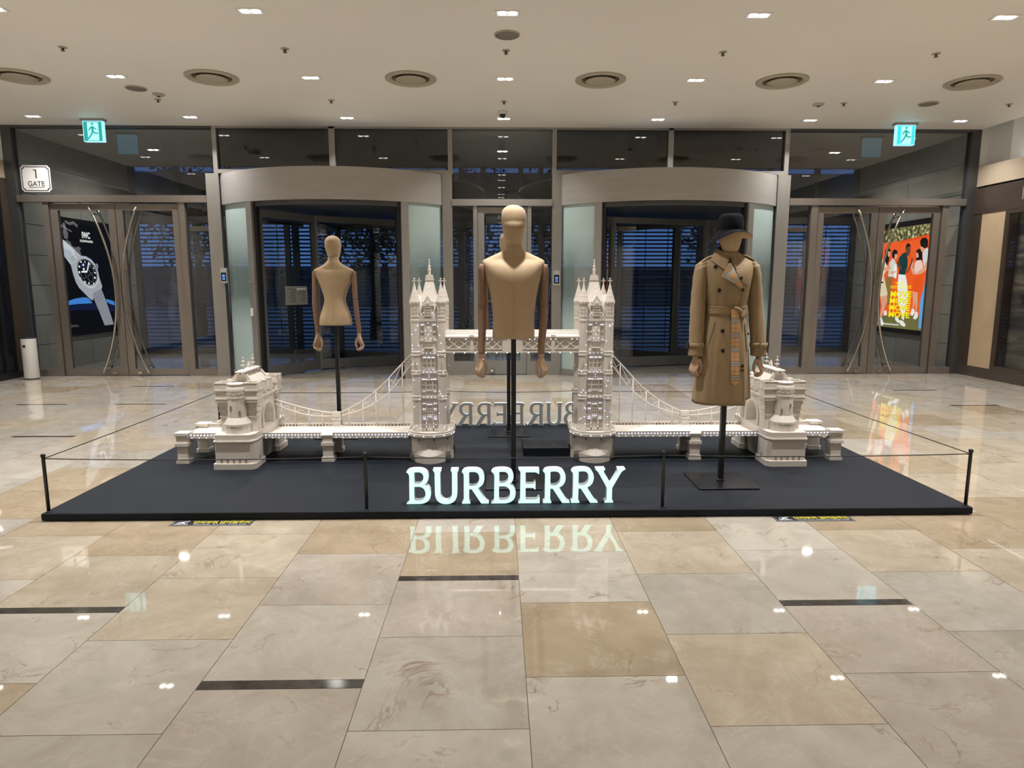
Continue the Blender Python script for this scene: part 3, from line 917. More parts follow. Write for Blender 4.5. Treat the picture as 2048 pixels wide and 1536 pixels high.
# ================================================================== CEILING FITTINGS
ORD = ['leftmost', 'second', 'third', 'fourth', 'fifth', 'sixth', 'seventh']
def downlight_proto():
    t = thing('downlight', None, 'downlight')
    f = MB()
    a, b, c, d = 0.115, 0.065, 0.095, 0.047
    f.box(-a, a, -b, -d, -0.006, 0); f.box(-a, a, d, b, -0.006, 0); f.box(-a, -c, -d, d, -0.006, 0); f.box(c, a, -d, d, -0.006, 0)
    f.box(-a, a, -b, b, -0.0015, 0.0)
    f.build('frame', 'lamp_white', t)
    for s in (-1, 1):
        l = MB().lathe([(0.040, -0.002), (0.040, -0.005), (0.028, -0.011), (0.010, -0.014)], s * 0.047, 0, 16).build('lamp', 'lens', t)
    return t
proto = downlight_proto()
XS = [-6.70, -4.45, -2.19, 0.093, 2.36, 4.62, 6.87]
ROWS = [(10.2, 'row nearest the glass doors'), (8.30, 'middle row'), (6.38, 'near row'), (4.45, None), (2.52, None), (0.6, None), (-1.3, None), (-3.2, None), (-5.1, None)]
first = True
la = bpy.data.lights.new('downlight_beam', 'AREA'); la.shape = 'RECTANGLE'; la.size = 0.16; la.size_y = 0.07
la.energy = LAMP_W; la.color = LAMP_COL; la.spread = R(84)
lo = bpy.data.objects.new('downlight_beam', la); COL.objects.link(lo)
lo.location = (0, 0, -0.018); lo.parent = proto
la2 = la.copy(); la2.energy = LAMP_W * 0.225     # the rows over the walkway are dimmed
la4 = la.copy(); la4.energy = LAMP_W * 1.15
la5 = la.copy(); la5.energy = LAMP_W * 0.9; la5.spread = R(118)
la3 = la.copy(); la3.energy = LAMP_W * 1.2; la3.spread = R(150)
for ry, nm in ROWS:
    for i, x in enumerate(XS):
        t = proto if first else copy_tree(proto)
        first = False
        t.location = (x, ry, H)
        if ry < 4:
            for q in t.children:
                if q.type == 'LIGHT': q.data = la2
        elif ry > 10:
            for q in t.children:
                if q.type == 'LIGHT': q.data = la5
        elif ry < 5:
            for q in t.children:
                if q.type == 'LIGHT': q.data = la4
        if nm is None:
            tag(t, 'recessed twin downlight in the ceiling overhead or behind the viewpoint', 'downlight', 'downlights overhead')
        else:
            w_ = ORD[i] if i < 6 else 'rightmost'
            tag(t, 'recessed rectangular twin downlight, %s from the left in the %s' % (w_, nm) if 0 < i < 6 else 'recessed rectangular twin downlight, %s in the %s' % (w_, nm), 'downlight', 'twin downlights in rows on the ceiling')

for i, (x, y, lb) in enumerate(((-6.2, 12.6, 'lit twin downlight in the vestibule ceiling behind the left doors'), (0.09, 12.6, 'lit twin downlight in the vestibule ceiling behind the middle door'), (6.2, 12.6, 'lit twin downlight in the vestibule ceiling behind the right doors'))):
    t = copy_tree(proto); t.location = (x, y, H); tag(t, lb, 'downlight', 'vestibule downlights')
    for q in t.children:
        if q.type == 'LIGHT': q.data = la3
def diffuser(x, lb, first=[None]):
    if first[0] is None:
        t = thing('air_diffuser', lb, 'air vent', (x, 8.31, H), 0, 'round air diffusers')
        MB().lathe([(0.30, 0.0), (0.30, -0.012), (0.275, -0.026), (0.245, -0.022), (0.225, -0.002)], 0, 0, 40).build('ring', 'diffuser', t)
        MB().lathe([(0.222, -0.0025), (0.19, -0.0035), (0.18, -0.003)], 0, 0, 40).build('throat', 'brass_dark', t)
        MB().lathe([(0.15, -0.0036), (0.178, -0.016), (0.175, -0.026), (0.12, -0.034), (0.02, -0.036)], 0, 0, 40).build('disc', 'diffuser', t)
        first[0] = t
    else:
        t = copy_tree(first[0]); t.location = (x, 8.31, H)
        tag(t, lb, 'air vent', 'round air diffusers')
for i, x in enumerate((-5.565, -3.345, -1.02, 1.224, 3.397, 5.70)):
    diffuser(x, 'round beige ceiling air diffuser, ' + (('leftmost' if i == 0 else 'rightmost') if i in (0, 5) else ORD[i] + ' from the left'))
for x, y, lb in ((0.096, 6.90, 'round grey ceiling speaker near the top centre'), (-4.468, 8.77, 'round grey ceiling speaker on the left'), (5.787, 9.265, 'round grey ceiling speaker on the right')):
    t = thing('ceiling_speaker', lb, 'speaker', (x, y, H), 0, 'ceiling speakers')
    MB().lathe([(0.125, 0), (0.125, -0.008), (0.115, -0.012)], 0, 0, 32).build('rim', 'diffuser', t)
    MB().lathe([(0.112, -0.0115), (0.112, -0.014), (0.02, -0.015)], 0, 0, 32).build('grille', 'speaker_grey', t)
sp1 = None
for row, (yy, xs) in enumerate(((7.34, (-4.45, -2.19, 0.092, 2.36, 4.62)), (9.27, (-4.45, -2.19, 0.088, 2.37, 4.64, 6.89)))):
    for i, x in enumerate(xs):
        lb = 'small brass fire sprinkler, %s from the left in the %s sprinkler row' % (['first', 'second', 'third', 'fourth', 'fifth', 'sixth'][i], ['nearer', 'farther'][row])
        if sp1 is None:
            t = thing('sprinkler', lb, 'sprinkler', (x, yy, H), 0, 'ceiling sprinklers')
            MB().lathe([(0.042, 0), (0.042, -0.006), (0.018, -0.010)], 0, 0, 16).build('rosette', 'diffuser', t)
            MB().lathe([(0.014, -0.010), (0.012, -0.026), (0.006, -0.032), (0.022, -0.034), (0.022, -0.037)], 0, 0, 12).build('head', 'brass_dark', t)
            sp1 = t
        else:
            t = copy_tree(sp1); t.location = (x, yy, H); tag(t, lb)
for x, y, lb in ((-4.321, 9.028, 'small white smoke detector on the left of the ceiling'), (4.322, 9.321, 'small white smoke detector on the right of the ceiling')):
    t = thing('smoke_detector', lb, 'smoke detector', (x, y, H))
    MB().lathe([(0.075, 0), (0.075, -0.010), (0.06, -0.022), (0.03, -0.026)], 0, 0, 24).build('body', 'grey_plastic', t)
    MB().lathe([(0.022, -0.0265), (0.020, -0.036), (0.008, -0.04)], 0, 0, 12).build('sensor', 'dark_frame', t)
t = thing('dome_camera', 'white dome security camera on the ceiling above the middle door', 'camera', (0.072, 9.77, H))
MB().lathe([(0.065, 0), (0.065, -0.03), (0.055, -0.045), (0.045, -0.048)], 0, 0, 24).build('housing', 'white_plastic', t)
MB().lathe([(0.044, -0.0485), (0.043, -0.065), (0.03, -0.085), (0.008, -0.092)], 0, 0, 20).build('dome', 'black_gloss', t)

# exit signs
MAN = path('M 52 88 C 56 88 59 91 59 95 C 59 99 56 102 52 102 C 48 102 45 99 45 95 C 45 91 48 88 52 88 Z')[0]
def exit_sign(x, lb, bright):
    t = thing('exit_sign', lb, 'exit sign', (x, 10.35, H))
    MB().box(-0.17, 0.17, -0.05, 0.05, -0.035, 0).build('bracket', 'exit_case', t)
    MB().box(-0.142, 0.142, -0.035, 0.035, -0.325, -0.035).build('case', 'exit_pale', t)
    MB().box(-0.132, 0.132, -0.0365, -0.0352, -0.318, -0.045).build('panel', 'exit_cyan' if bright else 'exit_teal', t)
    MB().box(-0.075, 0.085, -0.038, -0.0366, -0.31, -0.055).build('doorway', 'exit_pale', t)
    S = 0.0024
    me = flat_mesh('runner', [[((px - 52) * S, pz * S - 0.318 + 0.02) for px, pz in MAN]], 0.002, ['exit_teal'])
    head = put(me, 'runner_head', t, (0, -0.0395, -0.008))
    me = flat_mesh('runner', [[((px - 52) * S, pz * S - 0.318) for px, pz in [(46, 88), (58, 86), (68, 76), (78, 72), (76, 66), (64, 70), (60, 74), (58, 62), (64, 50), (84, 50), (84, 42), (60, 42), (54, 50), (44, 32), (26, 10), (18, 14), (36, 36), (46, 58), (46, 74), (38, 70), (32, 58), (26, 60), (32, 74)]]], 0.002, ['exit_teal'])
    put(me, 'runner', t, (0, -0.0395, 0.0))
exit_sign(-5.93, 'glowing green exit sign with running figure at upper left', False)
exit_sign(6.14, 'glowing cyan exit sign with running figure at upper right', True)

# ================================================================== FACADE DETAILS
t = thing('gate_sign', 'white notched plate reading 1 GATE on the upper left pane', 'sign', (-7.135, FY - 0.012, 2.877))
W2, HH, nN = 0.226, 0.397, 0.035
def notch(w, h0, h1, n):
    return [(-w + n, h0), (w - n, h0), (w - n * .7, h0 + n * .7), (w, h0 + n), (w, h1 - n), (w - n * .7, h1 - n * .7), (w - n, h1), (-w + n, h1), (-w + n * .7, h1 - n * .7), (-w, h1 - n), (-w, h0 + n), (-w + n * .7, h0 + n * .7)]
put(flat_mesh('plate', [notch(W2, 0, HH, nN)], 0.008, ['sign_white']), 'plate', t)
put(flat_mesh('border', [notch(W2 - 0.016, 0.016, HH - 0.016, nN), notch(W2 - 0.027, 0.027, HH - 0.027, nN)], 0.003, ['sign_black']), 'border', t, (0, -0.0055, 0))
put(flat_mesh('numeral', [[(0.0, 0.205), (0.018, 0.205), (0.018, 0.335), (-0.03, 0.335), (-0.03, 0.322), (0.0, 0.322)]], 0.003, ['sign_black']), 'numeral', t, (0, -0.0055, 0))
put(text_mesh('word', 'GATE', 0.105, 0.003, 'sign_black', 1.0), 'word', t, (0, -0.0055, 0.088))
MB().box(-0.12, 0.12, -0.007, -0.004, 0.066, 0.071).build('underline', 'sign_black', t)

for x, z, lb in ((-4.324, 1.48, 'small card reader with blue screen on the steel post left of the revolving doors'), (0.935, 1.445, 'small card reader with blue screen on the steel post right of the middle door')):
    t = thing('card_reader', lb, 'card reader', (x, FY - 0.062, z), 0, 'card readers')
    MB().box(-0.052, 0.052, -0.02, 0, 0, 0.235).build('body', 'grey_plastic', t)
    MB().box(-0.040, 0.040, -0.023, -0.02, 0.03, 0.165).build('screen_bezel', 'black_gloss', t)
    MB().box(-0.020, 0.020, -0.0245, -0.023, 0.09, 0.135).build('screen', 'screen_blue', t)
    MB().box(-0.020, 0.020, -0.0245, -0.023, 0.05, 0.08).build('keypad', 'screen_blue', t)

# notice on the left wing of the left revolving door
t = thing('notice_plate', 'pale notice plate with small print on the left revolving door wing', 'notice', (-2.575, RCY, 0), R(241))
MB().box(1.30, 1.78, 0.034, 0.038, 1.13, 1.43).build('plate', 'notice', t)
b = MB()
rg = random.Random(3)
for k in range(9):
    for x in (1.34, 1.56):
        b.box(x, x + rg.uniform(0.06, 0.18), 0.0382, 0.0388, 1.17 + k * 0.026, 1.178 + k * 0.026)
b.build('print', 'notice_ink', t)
for k in range(4):
    MB().lathe([(0.022, 0), (0.022, 0.001), (0.015, 0.0011)], 0, 0, 14).xf(lambda x, y, z, k=k: (1.36 + k * 0.05 + x, 0.0392 + z, 1.385 + y)).build('round_icon', 'caution_yellow' if False else 'sign_white', t)

# waste bin / umbrella stand
t = thing('bin', 'white cylindrical bin with small black slot by the left end post', 'bin', (-7.28, 10.45, 0))
MB().lathe([(0.100, 0), (0.103, 0.012), (0.103, 0.625), (0.100, 0.635)], 0, 0, 32).build('body', 'white_plastic', t)
MB().lathe([(0.1035, 0.0), (0.105, 0.003), (0.105, 0.014), (0.1035, 0.016)], 0, 0, 32).build('foot_ring', 'black_frame', t)
MB().lathe([(0.101, 0.632), (0.105, 0.636), (0.105, 0.646), (0.06, 0.648)], 0, 0, 32).build('lid', 'black_frame', t)
MB().box(-0.022, 0.014, -0.110, -0.10, 0.50, 0.535).build('slot', 'hole_shade', t)

# knight emblem: lit outline on the left shop wall, seen in the floor and glass reflections
KN = [[(0, 30), (10, 34), (22, 30), (34, 34), (40, 44), (52, 46), (64, 44), (72, 40), (84, 50), (92, 50), (88, 40), (80, 32), (84, 18), (92, 8), (86, 4), (76, 16), (70, 26), (56, 26), (42, 24), (34, 14), (24, 4), (16, 6), (26, 18), (28, 24), (16, 22), (8, 14), (0, 14), (6, 24)],
      [(48, 48), (58, 50), (62, 62), (58, 72), (62, 80), (56, 86), (50, 80), (50, 70), (44, 62)],
      [(30, 66), (74, 78), (110, 90), (110, 92), (72, 81), (29, 69)],
      [(4, 84), (20, 92), (36, 88), (50, 92), (50, 86), (36, 82), (20, 85), (6, 78)]]
t = thing('knight_emblem', 'lit white emblem of a mounted knight on the black shop wall', 'emblem', (XL + 0.03, 9.17, 1.88))
for k, p in enumerate(KN):
    me = flat_mesh('emblem_piece', [[(x * 0.0075, z * 0.0075) for x, z in p]], 0.01, ['knight'])
    put(me, 'emblem_piece', t, (0, 0, 0), R(90))
# ================================================================== PLATFORM
pf = thing('platform', 'low matte black display platform carrying the model bridge and dress forms', 'platform', ((PX0 + PX1) / 2, (PY0 + PY1) / 2, 0))
pw, pd = (PX1 - PX0) / 2, (PY1 - PY0) / 2
b = MB(); e = 0.004
b.loft([[(-pw, -pd, 0.006), (pw, -pd, 0.006), (pw, pd, 0.006), (-pw, pd, 0.006)], [(-pw, -pd, PZ - e), (pw, -pd, PZ - e), (pw, pd, PZ - e), (-pw, pd, PZ - e)], [(-pw + e, -pd + e, PZ), (pw - e, -pd + e, PZ), (pw - e, pd - e, PZ), (-pw + e, pd - e, PZ)]], smooth=False)
b.build('deck', 'platform', pf)
MB().box(-pw + 0.02, pw - 0.02, -pd + 0.02, pd - 0.02, 0, 0.006).build('foot', 'black_paint', pf)

# rope posts
posts = [(-2.805, 4.045, 'front left corner'), (-0.83, 4.045, 'front edge left of the glowing letters'), (1.04, 4.045, 'front edge right of the glowing letters'), (2.995, 4.045, 'front right corner'), (-2.805, 6.63, 'rear left corner'), (-0.52, 6.63, 'rear edge behind the left bridge tower'), (0.76, 6.63, 'rear edge behind the right bridge tower'), (2.995, 6.63, 'rear right corner')]
rp = None
PH = 0.365
for x, y, lb in posts:
    lb = 'slim black rope post at the platform %s' % lb
    if rp is None:
        rp = t = thing('rope_post', lb, 'post', (x, y, PZ), 0, 'black rope posts around the platform')
        MB().lathe([(0.016, 0), (0.016, 0.004), (0.011, 0.006)], 0, 0, 14).build('foot', 'black_paint', t)
        MB().lathe([(0.0105, 0.005), (0.0105, PH - 0.02), (0.0105, PH - 0.012)], 0, 0, 12).build('shaft', 'black_paint', t)
        MB().lathe([(0.0135, PH - 0.012), (0.0145, PH - 0.004), (0.012, PH + 0.004), (0.005, PH + 0.008)], 0, 0, 12).build('knob', 'black_paint', t)
    else:
        t = copy_tree(rp); t.location = (x, y, PZ); tag(t, lb)
def rope(a, c, lb, sag):
    t = thing('barrier_rope', lb, 'rope', (0, 0, 0), 0, 'thin black barrier ropes')
    A, C = Vector((a[0], a[1], PZ + PH - 0.024)), Vector((c[0], c[1], PZ + PH - 0.024))
    pts = [A.lerp(C, k / 12) - Vector((0, 0, sag * 4 * (k / 12) * (1 - k / 12))) for k in range(13)]
    MB().tube(pts, 0.0032, 6).build('cord', 'cord', t)
seq = [0, 1, 2, 3, 7, 6, 5, 4, 0]
rl = ['front rope left of the glowing letters', 'front rope passing above the glowing letters', 'front rope right of the glowing letters', 'right side rope running to the rear', 'rear rope on the right', 'rear rope between the bridge towers', 'rear rope on the left', 'left side rope running to the rear']
for i in range(8):
    rope(posts[seq[i]], posts[seq[i + 1]], 'thin black cord, ' + rl[i], 0.012 if i not in (3, 7) else 0.006)

# ================================================================== LETTER SIGNS
GL = {
 'B': ('M 0 0 C 5 2 8 5 8.5 12 L 9.5 80 C 9 86 5 90 1 92 L 6 97 C 13 101 25 101 34 101 C 52 101 63 93 63 78 C 63 67 58 59 49 56 C 62 53 69 43 69 30 C 69 10 56 0 36 0 Z M 23 91 L 23 59 C 30 57 36 58 40 60 C 46 63 49 70 49 77 C 49 87 43 92 34 92 C 30 92 26 92 23 91 Z M 22 49 L 22 11 C 26 9 32 8.5 37 9 C 48 10 54 18 54 29 C 54 42 47 49 36 50 C 30 50 26 50 22 49 Z', 135),
 'U': ('M 0 100 L 23 100 L 23 95 C 20.5 93 19.5 90 19.5 86 L 19.5 30 C 20 17 27 9 36 9 C 46 9 52 17 52.5 30 L 53 86 C 53 90 52 93 50 95 L 50 100 L 71 100 L 71 95 C 68.5 93 67.5 90 67.5 86 L 67 32 C 67 10 55 -1 36 -1 C 15 -1 5 10 4.5 32 L 4.5 86 C 4.5 90 3 94 0 96 Z', 355),
 'R': ('M 0 0 L 23 0 L 23 4 C 20.5 6 19.5 9 19.5 13 L 20 42 L 27 42 L 54 0 L 75 0 L 75 3 C 70 5 67 9 64 13 L 44 45 C 56 49 63 60 63 73 C 63 92 52 101 34 101 C 22 101 10 101 5 97 L 0 91 C 4 89 5.5 86 5.5 80 L 5 13 C 5 9 3 5 0 4 Z M 20 91 L 20 52 C 26 50 32 50 37 52 C 45 55 49 63 49 73 C 49 86 43 92 33 92 C 28 92 24 92 20 91 Z', 588),
 'E': ('M 0 0 L 60 0 L 60 17 L 57 17 C 54 11 52 10 46 10 L 20 10 L 20 45 L 38 45 C 42 45 44 43 46 40 L 48 40 L 48 62 L 46 62 C 44 57 42 55 38 55 L 20 55 L 20 90 L 44 90 C 50 90 53 88 56 85 L 58 85 L 58 100 L 0 100 L 2 96 C 5 94 6 91 6 87 L 5 12 C 5 8 3 4 0 3 Z', 1048),
 'Y': ('M 27 0 L 51 0 L 51 4 C 48.5 6 47.5 9 47.5 13 L 47.5 43 L 71 86 C 74 91 78 94 84 97 L 83 100 L 62 100 L 61 97 C 63 94 63 91 61 87 L 43 56 L 24 88 C 22 92 23 95 27 96 L 26 100 L 0 100 L 0 96 C 4 93 7 90 9 86 L 33 43 L 33 13 C 33 9 31 5 27 4 Z', 1677)}
U_ = 0.2290 / 100
lm = {}
for ch, (d, _) in GL.items():
    P_ = [[(x * U_, z * U_) for x, z in p] for p in path(d) if p]
    lm[ch] = (flat_mesh('letter', P_, 0.045, ['letter_side']), flat_mesh('letter_face', P_, 0.006, ['letter_face']), flat_mesh('letter_back', P_, 0.004, ['letter_back']))
WORD = [('B', 135), ('U', 355), ('R', 588), ('B', 825), ('E', 1048), ('R', 1250), ('R', 1480), ('Y', 1677)]
def sign(loc, rz, lb):
    t = thing('letter_sign', lb, 'sign', loc, rz)
    for ch, x in WORD:
        X = (x - 135) * 0.000791 - 0.7048
        l = put(lm[ch][0], 'letter', t, (X, 0.0, 0))
        put(lm[ch][1], 'lit_face', l, (0, -0.0256, 0))
        put(lm[ch][2], 'back_plate', l, (0, 0.0246, 0))
    return t
sign((0.111, 4.17, PZ + 0.003), 0, 'free-standing glowing white letters reading BURBERRY along the platform front')
sign((0.111, 6.57, PZ + 0.003), PI, 'letters seen from behind in grey at the platform rear edge, lit towards the doors')

# caution stickers on the floor
def caution(x0, x1, lb):
    xc = (x0 + x1) / 2
    t = thing('caution_sticker', lb, 'sticker', (xc, 3.962, 0.0), 0, 'caution floor stickers')
    h = (x1 - x0) / 2
    MB().box(-h, h, -0.048, 0.048, 0.0002, 0.0012).build('sheet', 'caution_black', t)
    b = MB()
    for q in ((-h + .008, h - .008, -.042, -.0405), (-h + .008, h - .008, .0405, .042), (-h + .008, -h + .0095, -.042, .042), (h - .0095, h - .008, -.042, .042)):
        b.box(*q, 0.0012, 0.0016)
    b.build('border', 'caution_white', t)
    fl = Matrix.Rotation(R(-90), 4, 'X')
    m1 = text_mesh('korean', '단차부위 넘어짐주의', 0.0425, 0.0006, 'caution_yellow', 0.93, bold=0.0011); m1.transform(fl)
    put(m1, 'korean_text', t, (0.055, -0.004, 0.0017))
    m2 = text_mesh('english', 'CAUTION. WATCH YOUR STEP', 0.022, 0.0006, 'caution_white', 1.05); m2.transform(fl)
    put(m2, 'english_text', t, (0.055, -0.032, 0.0017))
    fig = [[(-0.02, 0.018), (0.012, 0.026), (0.03, 0.014), (0.026, 0.009), (0.012, 0.017), (0.006, 0.004), (0.022, -0.008), (0.017, -0.013), (-0.004, 0.0), (-0.014, -0.012), (-0.032, -0.012), (-0.032, -0.006), (-0.018, -0.006), (-0.008, 0.012), (-0.022, 0.010), (-0.034, 0.002), (-0.038, 0.007)],
           path('M 0.026 0.026 C 0.034 0.026 0.034 0.038 0.026 0.038 C 0.018 0.038 0.018 0.026 0.026 0.026 Z')[0],
           [(-0.045, -0.024), (0.04, -0.024), (0.04, -0.017), (-0.045, -0.017)]]
    for q, nm in zip(fig, ('pictogram', 'pictogram_head', 'pictogram_step')):
        m3 = flat_mesh(nm, [q], 0.0006, ['caution_white']); m3.transform(fl)
        put(m3, nm, t, (-h + 0.065, -0.002, 0.0017))
caution(-2.008, -1.516, 'black floor sticker with yellow Korean warning in front of the platform, left one')
caution(1.726, 2.218, 'black floor sticker with yellow Korean warning in front of the platform, right one')

# vented power box
t = thing('power_box', 'flat black vented power box beside the right bridge pier', 'box', (0.395, 5.53, PZ))
b = MB(); b.loft([[(-.19, -.18, 0), (.19, -.18, 0), (.19, .18, 0), (-.19, .18, 0)], [(-.19, -.18, .066), (.19, -.18, .066), (.19, .18, .066), (-.19, .18, .066)], [(-.186, -.176, .07), (.186, -.176, .07), (.186, .176, .07), (-.186, .176, .07)]], smooth=False)
b.build('case', 'platform', t)
b = MB()
for i in range(3):
    for j in range(4):
        for k in range(8):
            x = -0.12 + i * 0.11 + k * 0.009; y = -0.10 + j * 0.065
            b.box(x, x + 0.004, y, y + 0.03, 0.0692, 0.0708)
o = b.build('vent_slots', 'hole_shade', t); o['kind'] = 'stuff'
b = MB()
for i in range(8): b.box(-0.02 + i * 0.02, -0.012 + i * 0.02, -0.1805, -0.1795, 0.015, 0.023)
b.build('front_holes', 'hole_shade', t)
# ================================================================== MODEL BRIDGE
br = thing('model_bridge', 'large cream model of a twin-towered suspension bridge dotted with tiny lamps on the black platform', 'model bridge', (0.113, 5.40, PZ))
def sub(name, parent):
    o = bpy.data.objects.new(name, None); COL.objects.link(o); o.parent = parent
    return o
TX, FX, EX, MX = 0.66, 2.135, 2.61, 1.478
def side(b, s):
    return b if s > 0 else b.mirror_x()
rg = random.Random(5)
# ---- towers
def window(x, z0, z1, wd, y, cols=1, rows=2, head=True):
    b = MB(); t_ = 0.005
    b.box(x - wd / 2 - t_, x - wd / 2, y - 0.008, y, z0, z1); b.box(x + wd / 2, x + wd / 2 + t_, y - 0.008, y, z0, z1)
    b.box(x - wd / 2 - t_, x + wd / 2 + t_, y - 0.010, y, z1, z1 + 0.007); b.box(x - wd / 2 - t_, x + wd / 2 + t_, y - 0.011, y, z0 - 0.007, z0)
    for k in range(1, cols):
        xx = x - wd / 2 + wd * k / cols; b.box(xx - .002, xx + .002, y - 0.006, y, z0, z1)
    for k in range(1, rows):
        zz = z0 + (z1 - z0) * k / rows; b.box(x - wd / 2, x + wd / 2, y - 0.007, y, zz - .003, zz + .003)
    if head:
        b.box(x - wd / 2, x + wd / 2, y - 0.003, y, z1 - 0.010, z1)
    return b
def tower(s):
    t = sub('tower', br); t.location = (s * TX, 0, -PZ)
    tx, ty, wy = 0.1025, 0.165, 0.158
    b = MB(); b.box(-0.088, 0.088, -wy, wy, 0.285, 1.20)
    b.build('shaft', 'cream', t)
    for z, h in ((0.295, 0.02), (0.556, 0.022), (0.757, 0.022), (0.908, 0.022), (1.170, 0.025)):
        b = MB(); b.box(-0.094, 0.094, -wy - 0.012, wy + 0.012, z, z + h); b.box(-0.091, 0.091, -wy - 0.008, wy + 0.008, z - 0.012, z)
        b.build('string_course', 'cream', t)
    # turrets
    for sx in (-1, 1):
        for sy in (-1, 1):
            cx, cy = sx * tx, sy * ty
            pr = [(0.041, 0.285), (0.041, 0.305), (0.036, 0.345), (0.0345, 0.35)]
            for z in (0.556, 0.757, 0.908):
                pr += [(0.0345, z - 0.012), (0.039, z - 0.010), (0.039, z + 0.002), (0.036, z + 0.006), (0.039, z + 0.014), (0.039, z + 0.024), (0.0345, z + 0.028)]
            pr += [(0.0345, 1.165), (0.038, 1.168), (0.038, 1.182), (0.034, 1.184), (0.034, 1.20), (0.037, 1.202), (0.037, 1.208), (0.0335, 1.21), (0.0335, 1.29), (0.037, 1.293), (0.037, 1.300), (0.041, 1.306), (0.041, 1.318)]
            tu = MB(); tu.lathe(pr, cx, cy, 10, smooth=False, ph=PI / 10)
            for zz in (1.235, 1.262):
                tu.lathe([(0.036, zz), (0.036, zz + 0.004)], cx, cy, 10, False, PI / 10)
            for k in range(10):
                a = PI / 10 + 2 * PI * k / 10
                tu.cb(cx + 0.035 * math.cos(a), cy + 0.035 * math.sin(a), 1.25, 0.005, 0.005, 0.08)
            tu.build('turret', 'cream', t)
            sp = MB(); sp.lathe([(0.042, 1.312), (0.044, 1.318), (0.043, 1.322), (0.0315, 1.358), (0.0325, 1.359), (0.022, 1.392), (0.023, 1.393), (0.0125, 1.425), (0.0135, 1.426), (0.004, 1.462), (0.006, 1.466), (0.006, 1.471), (0.003, 1.474)], cx, cy, 8, smooth=False, ph=PI / 8)
            sp.box(cx - 0.0035, cx + 0.0035, cy - 0.0035, cy + 0.0035, 1.47, 1.497); sp.box(cx - 0.017, cx + 0.017, cy - 0.004, cy + 0.004, 1.481, 1.488)
            sp.octa(cx, cy, 1.499, 0.008)
            sp.build('spire', 'cream', t)
            # pointed relief on the third storey
            if sy < 0:
                rf = MB()
                for q in (-1, 1):
                    rf.bar((cx + q * 0.012, cy - 0.037, 0.80), (cx, cy - 0.040, 0.87), 0.003)
                rf.build('relief', 'cream', t)
    # main roof
    b = MB()
    b.loft([[(-0.082, -0.145, 1.20), (0.082, -0.145, 1.20), (0.082, 0.145, 1.20), (-0.082, 0.145, 1.20)], [(-0.070, -0.115, 1.285), (0.070, -0.115, 1.285), (0.070, 0.115, 1.285), (-0.070, 0.115, 1.285)], [(-0.030, -0.045, 1.475), (0.030, -0.045, 1.475), (0.030, 0.045, 1.475), (-0.030, 0.045, 1.475)]], smooth=False)
    b.build('roof', 'cream', t)
    b = MB()
    b.box(-0.028, 0.028, -0.043, 0.043, 1.475, 1.487); b.box(-0.033, 0.033, -0.048, 0.048, 1.487, 1.494); b.box(-0.028, 0.028, -0.043, 0.043, 1.494, 1.520); b.box(-0.024, 0.024, -0.036, 0.036, 1.520, 1.531)
    b.build('roof_cap', 'cream', t)
    b = MB(); b.lathe([(0.012, 1.53), (0.012, 1.565), (0.014, 1.567), (0.014, 1.573), (0.011, 1.576), (0.010, 1.592), (0.013, 1.595), (0.007, 1.605), (0.005, 1.625), (0.007, 1.628), (0.005, 1.633), (0.0035, 1.640), (0.007, 1.646), (0.002, 1.654)], 0, 0, 8, smooth=False)
    b.build('finial', 'cream', t)
    # dormer gables on the four sides
    for a in (0, PI / 2, PI, -PI / 2):
        wd, dy = (0.036, 0.165) if a in (0, PI) else (0.036, 0.095)
        b = MB()
        b.box(-wd, wd, -dy, -dy + 0.05, 1.20, 1.295)
        b.prism([(-wd - 0.009, 1.293), (wd + 0.009, 1.293), (wd + 0.006, 1.308), (0, 1.372), (-wd - 0.006, 1.308)], -dy - 0.008, -dy + 0.06, 'y')
        b.box(-wd - 0.012, wd + 0.012, -dy - 0.012, -dy + 0.04, 1.288, 1.296)
        b.prism([(-0.012, 1.30), (0.012, 1.30), (0.009, 1.325), (0, 1.338), (-0.009, 1.325)], -dy - 0.014, -dy - 0.008, 'y')
        for q in (-1, 1):
            b.box(q * (wd + 0.02) - 0.005, q * (wd + 0.02) + 0.005, -dy, -dy + 0.012, 1.20, 1.245)
            b.lathe([(0.004, 1.308), (0.005, 1.322), (0.002, 1.330)], q * (wd + 0.004), -dy - 0.002, 6)
        b.box(-0.070, 0.070, -dy - 0.002, -dy + 0.02, 1.196, 1.214)
        for w_ in (window(0, 1.215, 1.275, 0.044, -dy, 3, 3),):
            b.add(w_.v, w_.f)
        g = b.build('gable', 'cream', t); g.rotation_euler = (0, 0, a)
    # windows on the river face and the far face
    y = -wy
    W = []
    for x in (-0.046, 0.046): W += [window(x, 1.035, 1.130, 0.026, y, 1, 2)]
    for x in (-0.034, 0, 0.034): W += [window(x, 0.800, 0.872, 0.022, y, 1, 2)]
    W += [window(0, 0.622, 0.700, 0.046, y, 2, 2)]
    for x in (-0.044, 0.044): W += [window(x, 0.622, 0.700, 0.022, y, 1, 2)]
    W += [window(0, 0.425, 0.498, 0.034, y, 2, 3)]
    for x in (-0.044, 0.044): W += [window(x, 0.420, 0.505, 0.020, y, 1, 3), window(x, 0.345, 0.380, 0.020, y, 1, 1)]
    for w_ in W:
        w_.build('window', 'cream', t)
    # balcony
    b = MB(); b.prism([(-0.020, 0.925), (0.020, 0.925), (0.031, 0.955), (-0.031, 0.955)], y - 0.020, y, 'y'); b.box(-0.034, 0.034, y - 0.028, y, 0.955, 0.962)
    for k in range(5): b.box(-0.024 + k * 0.012 - .002, -0.024 + k * 0.012 + .002, y - 0.024, y - 0.016, 0.925, 0.955)
